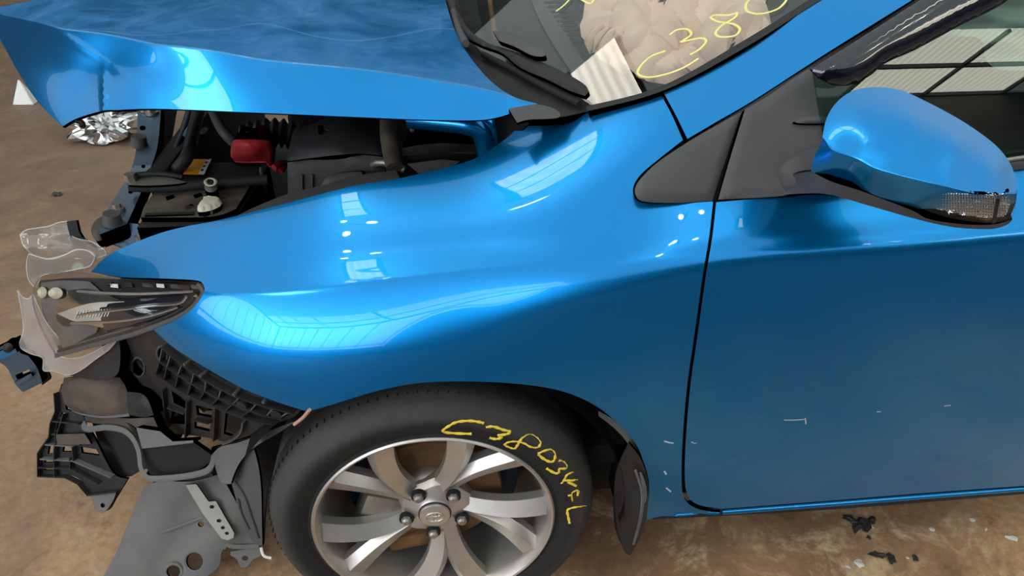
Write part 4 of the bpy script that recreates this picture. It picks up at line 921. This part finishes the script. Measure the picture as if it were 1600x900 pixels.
# comb-like grille end piece
GF = Y3((96, 640, .38), (66, 740, .38), (200, 748, .27), (110, 700, .34))
g_out = curve([(96, 600), (103, 640)], [(103, 640), (130, 650), (132, 668), (145, 680), (176, 738), (200, 748)], [(200, 748), (190, 764), (178, 784)], [(178, 784), (170, 797), (160, 797), (150, 785), (143, 770)], [(143, 770), (128, 752), (108, 742), (66, 741)], [(66, 741), (66, 705), (84, 680), (86, 660), (94, 640), (92, 615), (96, 600)], step=5)
gh = [poly((76, 698), (90, 694), (90, 706), (74, 710), step=5), poly((99, 697), (118, 700), (117, 706), (97, 706), step=5), poly((90, 660), (100, 656), (98, 668), (88, 672), step=5), poly((96, 644), (104, 646), (102, 653), (94, 652), step=4),
      poly((70, 718), (86, 719), (86, 723), (69, 723), step=5), poly((69, 729), (85, 730), (84, 735), (69, 735), step=5), poly((126, 698), (150, 702), (156, 712), (128, 708), step=6)]
gr = panel('grille_end', g_out, GF, M['black'], car, .005, step=8, holes=gh)
for e in ([(66, 741), (66, 705), (84, 680), (86, 660), (94, 640), (92, 612)], [(92, 741), (92, 700), (98, 672), (106, 645)], [(70, 714), (120, 716), (180, 742)], [(66, 727), (116, 728), (160, 752)], [(78, 692), (122, 694)], [(88, 676), (142, 678)], [(90, 656), (130, 660)], [(120, 694), (121, 716)], [(116, 712), (116, 730)], [(66, 741), (108, 742), (128, 752), (143, 770), (188, 764)], [(94, 672), (94, 690), (132, 692)]):
    ribobj('rib', e, GF, .012, .0026, M['greyplastic'] if e[0][0] in (70, 78) else M['black'], gr)
panel('grille_shelf', poly((96, 676), (140, 674), (150, 690), (98, 692), step=6), Off(GF, -.012), M['brownplastic'], gr, .004, step=10)
panel('mounting_tab', curve([(145, 770), (186, 764)], [(186, 764), (180, 780), (168, 797), (158, 798), (150, 788), (145, 770)], step=4), Off(GF, -.006), M['greyplastic'], gr, .004, step=6, holes=[loop(ell(164, 787, 3.5, 3.5, 8), step=2)])

# ---- torn undertray and wheel arch plastics
UT = Z3((225, 764, .20), (300, 753, .23), (400, 850, .10), (165, 905, .02), (320, 900, .045), (280, 820, .13))
ut = panel('undertray', curve([(225, 762), (250, 752), (300, 752), (345, 740)], [(345, 740), (372, 790), (408, 852)], [(408, 852), (352, 856), (342, 885), (318, 905), (300, 920)], [(300, 920), (150, 925)], [(150, 925), (165, 895), (182, 862), (205, 805), (225, 762)], step=6), Bent(UT, lambda p: .006*np.sin(p[:, 0]*.06+p[:, 1]*.03)), M['greyplastic'], car, .004, step=9,
      holes=[loop(ell(314, 819, 5, 4.5, 10), step=3), loop(ell(304, 877, 13, 14, 16), step=4), loop(ell(271, 893, 11, 10, 14), step=4)])
strokes('pressed_ridge', [[(272, 755), (279, 775), (276, 792), (262, 812), (236, 842), (214, 862)]], UT, .005, M['greyplastic'], ut)
strokes('pressed_ridge', [[(225, 843), (318, 808)], [(318, 808), (352, 858)]], UT, .003, M['greyplastic'], ut)
strokes('pressed_ridge', [[(290, 754), (318, 800), (352, 850), (405, 853)]], UT, .005, M['greyplastic'], ut)
for x, y, rx, ry in ((304, 877, 16, 17), (271, 893, 13, 12)): strokes('hole_rim', [ell(x, y, rx, ry, 16)+[ell(x, y, rx, ry, 16)[0]]], UT, .003, M['greyplastic'], ut)
panel('pale_strap', poly((295, 753), (311, 752), (330, 779), (341, 778), (369, 828), (368, 836), (360, 840), (350, 838), (320, 796), step=5), Off(UT, -.012), dusty('pale grey plastic', (.30, .29, .27), (.4, .37, .3), .5, 20, .6, .8), ut, .003, step=7,
      holes=[loop(ell(335, 787, 4, 3, 8), step=3), loop(ell(346, 809, 4, 3, 8), step=3), loop(ell(352, 820, 3.4, 2.8, 8), step=3), loop(ell(358, 829, 3.4, 2.8, 8), step=3)])
panel('tray_tab', curve([(360, 862), (405, 854)], [(405, 854), (408, 868), (396, 874), (386, 886), (376, 886), (370, 874), (360, 868)], [(360, 868), (360, 862)], step=4), Z3((360, 862, .085), (405, 854, .09), (380, 886, .06)), M['greyplastic'], ut, .004, step=6, holes=[loop(ell(383, 872, 5, 4, 10), step=3)])
strokes('bright_scuff', [[(408, 855), (412, 868), (424, 872)]], Z3((400, 850, .10), (424, 872, .07), (380, 886, .06)), .003, M['white'], ut)
L1 = Fit([(345, 700, dict(Y=.13)), (455, 667, dict(Y=.03)), (378, 717, dict(Y=.10)), (361, 755, dict(Y=.11)), (330, 745, dict(Y=.17))])
panel('arch_liner_front', curve([(330, 712), (345, 698), (376, 690), (437, 667), (462, 658)], [(462, 658), (436, 676), (400, 697), (378, 718), (366, 740), (361, 756)], [(361, 756), (345, 752), (330, 712)], step=5), L1, M['greyplastic'], car, .004, step=8)
L2 = Fit([(378, 720, dict(Y=.12)), (397, 703, dict(Y=.09)), (410, 850, dict(Y=.09)), (372, 794, dict(Y=.13)), (394, 770, dict(Y=.095))])
panel('arch_liner_lower', curve([(397, 702), (404, 730), (408, 765), (409, 810), (410, 853)], [(410, 853), (392, 843), (374, 797), (362, 756)], [(362, 756), (378, 718), (397, 702)], step=5), L2, M['trim'], car, .004, step=8)
strokes('crease', [[(368, 752), (382, 772), (392, 800), (405, 840)], [(374, 780), (378, 800), (390, 826)]], L2, .004, M['black'], bpy.data.objects['arch_liner_lower'])
panel('arch_liner_rear', curve([(330, 700), (365, 690), (440, 668), (470, 655), (500, 640)], [(500, 640), (450, 700), (420, 760), (412, 850)], [(412, 850), (380, 800), (330, 740)], [(330, 740), (330, 700)], step=10), Fit([(330, 700, dict(Y=.22)), (500, 640, dict(Y=.15)), (412, 850, dict(Y=.2))]), M['dark'], car, .004, step=14)
box('lower_radiator_core', (-.62, .75, .36), (.10, .75, .34), M['dark'], car, bev=.01)

# ---- engine bay
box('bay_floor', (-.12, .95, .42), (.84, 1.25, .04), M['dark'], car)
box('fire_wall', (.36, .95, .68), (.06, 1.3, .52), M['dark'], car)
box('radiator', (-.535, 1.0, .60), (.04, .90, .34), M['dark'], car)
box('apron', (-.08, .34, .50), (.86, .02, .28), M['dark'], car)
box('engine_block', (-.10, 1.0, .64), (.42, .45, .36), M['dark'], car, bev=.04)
bt = Z3((232, 172, .80), (150, 372, .742), (250, 172, .80))
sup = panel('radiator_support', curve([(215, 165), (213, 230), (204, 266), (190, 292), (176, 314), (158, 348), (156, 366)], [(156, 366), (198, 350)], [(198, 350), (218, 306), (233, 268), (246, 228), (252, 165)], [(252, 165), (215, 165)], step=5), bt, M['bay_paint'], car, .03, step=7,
      holes=[loop(ell(223, 200, 5, 4, 10), step=3), loop(ell(204, 300, 4, 3, 8), step=3), loop(ell(224, 260, 3.5, 3, 8), step=3), loop(ell(205, 262, 3.5, 3, 8), step=3)])
panel('support_flank', poly((252, 165), (278, 165), (266, 236), (240, 292), (216, 345), (199, 352), (218, 308), (233, 270), (246, 228), step=8), Z3((252, 168, .795), (199, 350, .74), (270, 236, .71)), M['darkblue'], sup, .004, step=12)
for x, y, r in ((238, 178, .012), (226, 174, .008), (185, 329, .010), (206, 281, .009)):
    q = bt.pos([(x, y)])[0]; bm = bmesh.new(); cyl(bm, q+(0, 0, .0), q+(0, 0, .006), r*1.25, r*1.25, 16); cyl(bm, q+(0, 0, .006), q+(0, 0, .014), r*.8, r*.75, 6); finish(bm, 'bolt', M['steel'], sup)
for x, y in ((218, 228), (176, 350)):
    q = bt.pos([(x, y)])[0]; bm = bmesh.new(); cyl(bm, q, q+np.array([.004, .0, .022]), .017, .015, 14); finish(bm, 'rubber_stop', M['trim'], sup)
fb = Z3((150, 360, .735), (250, 365, .72), (200, 388, .70))
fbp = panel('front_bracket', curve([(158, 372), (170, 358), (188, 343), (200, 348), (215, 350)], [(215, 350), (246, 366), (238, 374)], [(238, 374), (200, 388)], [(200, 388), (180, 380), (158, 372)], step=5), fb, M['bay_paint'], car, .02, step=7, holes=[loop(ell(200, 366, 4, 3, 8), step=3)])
strokes('rolled_edge', [[(158, 373), (180, 378), (200, 386)]], fb, .007, M['bay_paint'], fbp)
q = fb.pos([(224, 373)])[0]; bm = bmesh.new(); cyl(bm, q, q+(0, 0, .008), .014, .014, 16); cyl(bm, q+(0, 0, .008), q+(0, 0, .015), .009, .008, 6); finish(bm, 'bolt', M['steel'], fbp)
panel('latch_plate', loop([(142, 360), (150, 344), (166, 336), (180, 342), (184, 352), (170, 360), (160, 374), (150, 376)], step=4), Z3((142, 360, .74), (180, 342, .75), (160, 374, .73)), M['brownplastic'], fbp, .02, step=5, bulge=.006, bw=6)
tube('shard_wire', [P(118, 370, Y=.47), P(135, 376, Y=.45), P(150, 385, Y=.42)], .003, M['dark'], car, 6)
# battery
BT = Plane((-.45, .45, .745), (0, 0, 1))
bat = bpy.data.objects.new('battery', None); COL.objects.link(bat); bat.parent = car
panel('battery_case', poly((262, 254), (420, 254), (404, 288), (372, 334), (330, 352), (214, 356), (226, 338), step=8), BT, M['black'], bat, .17, step=12)
panel('battery_lid', curve([(252, 298), (320, 290), (398, 286)], [(398, 286), (386, 308), (370, 334)], [(370, 334), (330, 346), (222, 347)], [(222, 347), (230, 325), (252, 298)], step=7), Off(BT, -.010), M['brownplastic'], bat, .01, step=10, bulge=.003, bw=8)
for x, y in ((325, 302), (311, 315), (298, 333), (345, 304), (268, 318)):
    panel('cell_cap', poly((x-7, y-1), (x+5, y-5), (x+9, y), (x-4, y+5), step=4), Off(BT, -.013), M['dark'], bat, .006, step=5)
panel('lid_slot', poly((230, 343), (305, 341), (305, 345), (229, 347), step=8), Off(BT, -.014), M['dark'], bat, .003, step=8)
lb = panel('warning_label', poly((287, 278), (301, 254), (332, 254), (320, 279), step=6), Off(BT, -.008), M['label'], bat, .001, step=8)
panel('label_strip', poly((311, 278), (325, 254), (332, 254), (320, 279), step=6), Off(BT, -.009), M['white'], lb, .001, step=8)
for i in range(4): panel('label_mark', poly((315+i*3.2, 274-i*6), (319+i*3, 274-i*6), (320+i*3, 271-i*6), (317+i*3.2, 271-i*6), step=5), Off(BT, -.0105), M['dark'], lb, .0006, step=6)
cl = tube('clamp_bar', [P(204, 292, Z=.775), P(260, 293, Z=.775), P(320, 288, Z=.775), P(418, 280, Z=.775)], .010, M['dark'], bat, 8)
panel('clamp_plate', curve([(201, 281), (215, 276), (260, 277), (292, 285)], [(292, 285), (270, 288), (230, 290), (201, 289)], [(201, 289), (201, 281)], step=4), Plane((0, 0, .785), (0, 0, 1)), M['steel'], cl, .004, step=7)
tube('clamp_bar', [P(212, 274, Z=.79), P(250, 271, Z=.79), P(285, 277, Z=.78)], .006, M['black'], bat, 8)
tube('clamp_hook', [P(408, 263, Z=.775), P(409, 275, Z=.775), P(412, 282, Z=.77), P(418, 312, Z=.66)], .0035, M['steel'], bat, 8)
cylinder('clamp_nut', P(205, 282, Z=.785), P(205, 282, Z=.785)+np.array([0, 0, .014]), .011, M['steel'], bat, None, 6)
tm = Off(BT, -.02)
tr_ = panel('battery_terminal', loop(ell(335, 316, 10, 8, 14), step=3), Off(BT, -.032), M['steel'], bat, .03, step=4, bulge=.004, bw=5)
strokes('terminal_ring', [ell(336, 314, 8, 6, 14)+[ell(336, 314, 8, 6, 14)[0]]], Off(BT, -.04), .003, M['cream'], tr_)
panel('corroded_clamp', Bent and loop([(318, 328), (330, 322), (346, 326), (350, 334), (338, 342), (322, 346), (312, 344)], step=3), Bent(tm, lambda p: .0015*np.sin(p[:, 0]*.5)*np.sin(p[:, 1]*.5)), M['cream'], tr_, .02, step=3, bulge=.008, bw=6)
panel('rust_patch', poly((345, 314), (356, 313), (356, 319), (347, 320), step=4), Off(BT, -.014), M['rust'], tr_, .002, step=6)
RC = Z3((361, 232, .80), (427, 232, .80), (392, 219, .81))
rc = panel('terminal_cover', curve([(363, 221), (370, 218), (415, 219), (424, 224), (428, 232), (428, 258)], [(428, 258), (419, 260), (416, 251)], [(416, 251), (380, 252), (364, 250)], [(364, 250), (360, 240), (363, 221)], step=4), Fit([(361, 222, dict(Z=.83)), (427, 222, dict(Z=.83)), (361, 250, dict(Z=.775)), (427, 250, dict(Z=.775)), (394, 232, dict(Z=.825)), (394, 226, dict(Z=.832)), (394, 243, dict(Z=.79))]), M['red'], bat, .04, step=4, bulge=.010, bw=7)
panel('terminal_lug', loop([(366, 252), (396, 251), (408, 254), (398, 259), (372, 258)], step=3), Off(BT, -.015), M['cream'], bat, .015, step=4, bulge=.004, bw=3)
tube('red_cable', [P(428, 262, Z=.76), P(438, 256, Z=.76), P(446, 256, Z=.75), P(438, 268, Z=.74)], .007, M['red'], bat, 8)
tube('cable', [P(330, 165, Z=.84), P(341, 190, Z=.83), P(352, 208, Z=.82), P(366, 222, Z=.80)], .012, M['trim'], car)
tube('cable', [P(312, 165, Z=.82), P(300, 215, Z=.80), P(292, 245, Z=.78), P(272, 270, Z=.75)], .014, M['black'], car)
tube('cable', [P(298, 165, Z=.80), P(286, 205, Z=.78), P(272, 240, Z=.76)], .008, M['darkblue'], car)
panel('sensor_bracket', poly((283, 210), (296, 194), (300, 196), (294, 218), step=4), Z3((283, 210, .78), (298, 194, .79), (294, 218, .78)), M['bay_paint'], car, .006, step=5)
panel('white_connector', loop([(311, 207), (318, 199), (325, 200), (323, 206), (316, 210)], step=3), Z3((311, 207, .79), (325, 200, .79), (316, 210, .785)), M['white'], car, .01, step=3, bulge=.003, bw=3)
# corrugated intake hose
bm = bmesh.new(); a, b = P(384, 217, Z=.80), P(468, 214, Z=.80); ax = b-a
pp, rad = [], []
for i in range(61):
    t = i/60; pp.append(a+ax*t+np.array([0, 0, .012*math.sin(PI*t)])); rad.append(.027+.0045*math.sin(t*2*PI*7.5))
addtube(bm, pp, rad, 26); finish(bm, 'intake_hose', M['trim'], car, 70)
AT = Fit([(457, 205, dict(Z=.865)), (600, 184, dict(Z=.88)), (450, 252, dict(Z=.825)), (600, 244, dict(Z=.84)), (525, 190, dict(Z=.88)), (525, 225, dict(Z=.862)), (450, 303, dict(Z=.74)), (600, 270, dict(Z=.79)), (525, 246, dict(Z=.838))])
ab = panel('air_filter_box', curve([(458, 206), (466, 199), (487, 194), (520, 178), (560, 170), (600, 170)], [(600, 170), (602, 244)], [(602, 244), (560, 240), (510, 244), (449, 252)], [(449, 252), (449, 240), (458, 206)], step=6),
           Fit([(457, 205, dict(Z=.865)), (600, 184, dict(Z=.88)), (450, 252, dict(Z=.825)), (600, 244, dict(Z=.84)), (525, 215, dict(Z=.87))]), M['black'], car, .03, step=9, bulge=.006, bw=8)
panel('filter_box_front', curve([(449, 254), (510, 246), (560, 242), (602, 246)], [(602, 246), (600, 300)], [(600, 300), (450, 320)], [(450, 320), (449, 254)], step=7), Y3((449, 254, .44), (602, 246, .41), (520, 310, .41)), M['black'], ab, .02, step=10, bulge=.004, bw=6)
for x in (473, 489): ribobj('rib', [(x, 272), (x, 300)], Y3((449, 254, .436), (602, 246, .406), (520, 310, .406)), .006, .003, M['black'], ab)
panel('latch_clip', poly((497, 196), (503, 196), (503, 206), (497, 206), step=3), Z3((497, 196, .885), (503, 196, .885), (503, 206, .88)), M['chrome'], ab, .006, step=4)
panel('latch_clip', poly((508, 191), (515, 192), (514, 204), (508, 202), step=3), Z3((508, 191, .885), (515, 191, .885), (513, 204, .88)), M['white'], ab, .006, step=4)
panel('filter_side_cover', curve([(500, 292), (516, 274), (560, 268), (566, 272), (570, 300)], [(570, 300), (500, 300)], [(500, 300), (500, 292)], step=5), Y3((500, 290, .36), (565, 272, .36), (560, 298, .35)), M['black'], ab, .03, step=7, bulge=.004, bw=5)
tube('strut_brace', [P(606, 165, Z=.90), P(607, 210, Z=.88), P(610, 235, Z=.86), P(616, 262, Z=.84)], .016, M['brownplastic'], car)
tube('brace_foot', [P(583, 258, Z=.83), P(592, 254, Z=.84), P(610, 256, Z=.84), P(632, 265, Z=.83)], .007, M['steel'], car, 8)
rb = panel('relay_box', curve([(628, 232), (660, 226), (700, 224), (750, 226)], [(750, 226), (752, 242), (730, 252)], [(730, 252), (632, 254)], [(632, 254), (628, 232)], step=6), Fit([(628, 232, dict(Z=.865)), (750, 226, dict(Z=.885)), (632, 254, dict(Z=.83)), (740, 246, dict(Z=.845)), (690, 235, dict(Z=.87))]), M['black'], car, .05, step=8, bulge=.006, bw=6)
ribobj('rib', [(630, 240), (690, 236), (750, 237)], Z3((628, 236, .866), (750, 232, .876), (632, 250, .846)), .004, .004, M['black'], rb)
panel('relay_cover', poly((636, 256), (690, 249), (718, 252), (700, 268), (660, 276), step=6), Y3((636, 256, .33), (718, 250, .33), (660, 276, .32)), M['black'], rb, .02, step=8)
tube('steel_pipe', [P(640, 180, Z=.92), P(644, 205, Z=.90)], .004, M['steel'], car, 8, k=1)
panel('small_bracket', poly((652, 204), (664, 202), (673, 213), (664, 216), step=4), Z3((652, 204, .89), (664, 202, .89), (673, 213, .88)), M['steel'], car, .006, step=5)
tube('inner_wing_return', [P(640, 185, Z=.93), P(690, 190, Z=.93), P(725, 194, Z=.93), P(748, 203, Z=.92), P(757, 220, Z=.90), P(762, 245, Z=.87)], [.018]*31, M['paint'], car, 14)
panel('inner_wing', curve([(655, 170), (760, 180), (775, 200), (778, 232)], [(778, 232), (752, 246)], [(752, 246), (748, 215), (735, 202), (700, 196), (655, 194)], [(655, 194), (655, 170)], step=5), Fit([(655, 185, dict(Z=.935)), (745, 195, dict(Z=.925)), (770, 230, dict(Z=.89)), (755, 220, dict(Z=.9))]), M['paint'], car, .01, step=7, bulge=.006, bw=8)
panel('wing_seal', curve([(365, 340), (395, 325), (450, 303), (510, 288), (560, 274), (618, 266)], [(618, 266), (620, 284), (560, 294), (450, 322), (365, 345)], [(365, 345), (365, 340)], step=6), Fit([(342, 346, dict(Z=.775)), (450, 312, dict(Z=.805)), (550, 285, dict(Z=.835)), (630, 274, dict(Z=.85)), (400, 330, dict(Z=.788))]), M['black'], car, .02, step=7)
panel('dark_well', curve([(760, 172), (835, 165), (838, 185)], [(838, 185), (800, 215), (765, 245)], [(765, 245), (755, 200), (760, 172)], step=7), Z3((760, 172, .93), (835, 165, .95), (765, 245, .86)), M['dark'], car, .004, step=10)

# ------------------------------------------------------------------ rubbish on the floor
def crumple(name, c, r, m, label, cat, seed, flat=.55, sub=3, amp=.35, group=None):
    bm = bmesh.new(); bmesh.ops.create_icosphere(bm, subdivisions=sub, radius=1); g = random.Random(seed)
    off = Vector((g.uniform(0, 50), g.uniform(0, 50), g.uniform(0, 50)))
    from mathutils import noise as mnz
    for v in bm.verts:
        k = 1+amp*mnz.noise(v.co*1.9+off)*1.6+amp*.4*mnz.noise(v.co*5+off)
        v.co = Vector((v.co.x*r[0]*k, v.co.y*r[1]*k, max(-.3, v.co.z)*r[2]*k))
    zm = min(v.co.z for v in bm.verts)
    for v in bm.verts: v.co.z -= zm
    me = bpy.data.meshes.new(name); bm.to_mesh(me); bm.free()
    o = link(name, me, m); o.location = c; o.rotation_euler.z = g.uniform(0, 3)
    return tag(o, label, cat, group)
fo = crumple('lamp_reflector_debris', P(167, 212, Z=.0), (.15, .10, .09), M['foil'], 'crumpled shiny silver lamp reflector lying on the floor below the bonnet corner', 'debris', 5, sub=4, amp=.75)
mtg = dusty('matt grey debris', (.12, .11, .10), (.2, .18, .15), .5, 10)
crumple('plastic_fragment', P(236, 205, Z=0), (.07, .05, .03), mtg, 'dark plastic fragment beside the crumpled silver reflector', 'debris', 15)
bm = bmesh.new(); q = P(42, 162, Z=0)
vs = [bm.verts.new(Vector(q)+Vector(p)) for p in ((-.07, -.02, 0), (.05, -.03, 0), (.05, .05, 0), (-.03, .06, 0), (-.01, .02, .14))]
for t in ((0, 1, 4), (1, 2, 4), (2, 3, 4), (3, 0, 4), (3, 2, 1, 0)): bm.faces.new([vs[i] for i in t])
bmesh.ops.bevel(bm, geom=bm.edges[:], offset=.004, segments=1, affect='EDGES')
tag(finish(bm, 'paper_scrap', M['white']), 'white folded scrap standing on the floor behind the bonnet tip', 'scrap')
ch = dusty('pale chip', (.55, .52, .47), (.7, .66, .6), .5, 30)
for i, (x, y, rx, lab) in enumerate(((1343, 881, .014, 'largest rounded pale chip on the floor, below the door near the photo bottom'), (1325, 886, .006, 'tiny pale chip just left of the largest pale chip'),
        (1518, 812, .009, 'pale angular chip on the tan floor under the rear of the door'), (1540, 827, .009, 'thin pale sliver right of the angular chip'),
        (1581, 842, .016, 'white curled scrap on the tan floor near the right edge'), (1363, 824, .005, 'small white chip beside the dark grease clump'), (1418, 872, .005, 'small pale chip beside the round dark stain'),
        (1456, 827, .008, 'pale flake between the dark clump and the angular chip'))):
    crumple('chip', P(x, y, Z=0), (rx*.8, rx*.65 if i not in (3, 4) else rx*.35, rx*.35), ch, lab, 'chip', 30+i, sub=2, group=None)
gm = mat('greasy black dirt', (.035, .032, .03), .6)
gg = random.Random(4)
for i, (x, y, r, lab) in enumerate(((1328, 812, .018, 'dark grease clump under the door, left piece of the row'), (1345, 819, .022, 'dark grease clump under the door, middle and largest of the row'), (1362, 813, .012, 'dark grease clump under the door, right piece of the row'),
        (1357, 840, .006, 'dark crumb just below the row of grease clumps'), (1372, 868, .014, 'dark flake pile below the grease clumps'), (1392, 874, .012, 'dark flake lying right of the dark flake pile'), (1430, 872, .009, 'round dark crumb near the small pale chip'))):
    crumple('dirt_clump', P(x, y, Z=0), (r, r*.6, r*.22), gm, lab, 'dirt', 60+i, sub=2, amp=.8)
crumple('dirt_clump', P(90, 305, Z=0), (.02, .015, .006), gm, 'small dark crumb on the plain brown floor left of the radiator support', 'dirt', 77, sub=2, amp=.8)

# ---- hierarchy: thing > part > sub-part, no deeper
for o in list(SC.objects):
    p = o.parent
    if p and p.parent and p.parent.parent:
        o.location = o.location+p.location; o.parent = p.parent
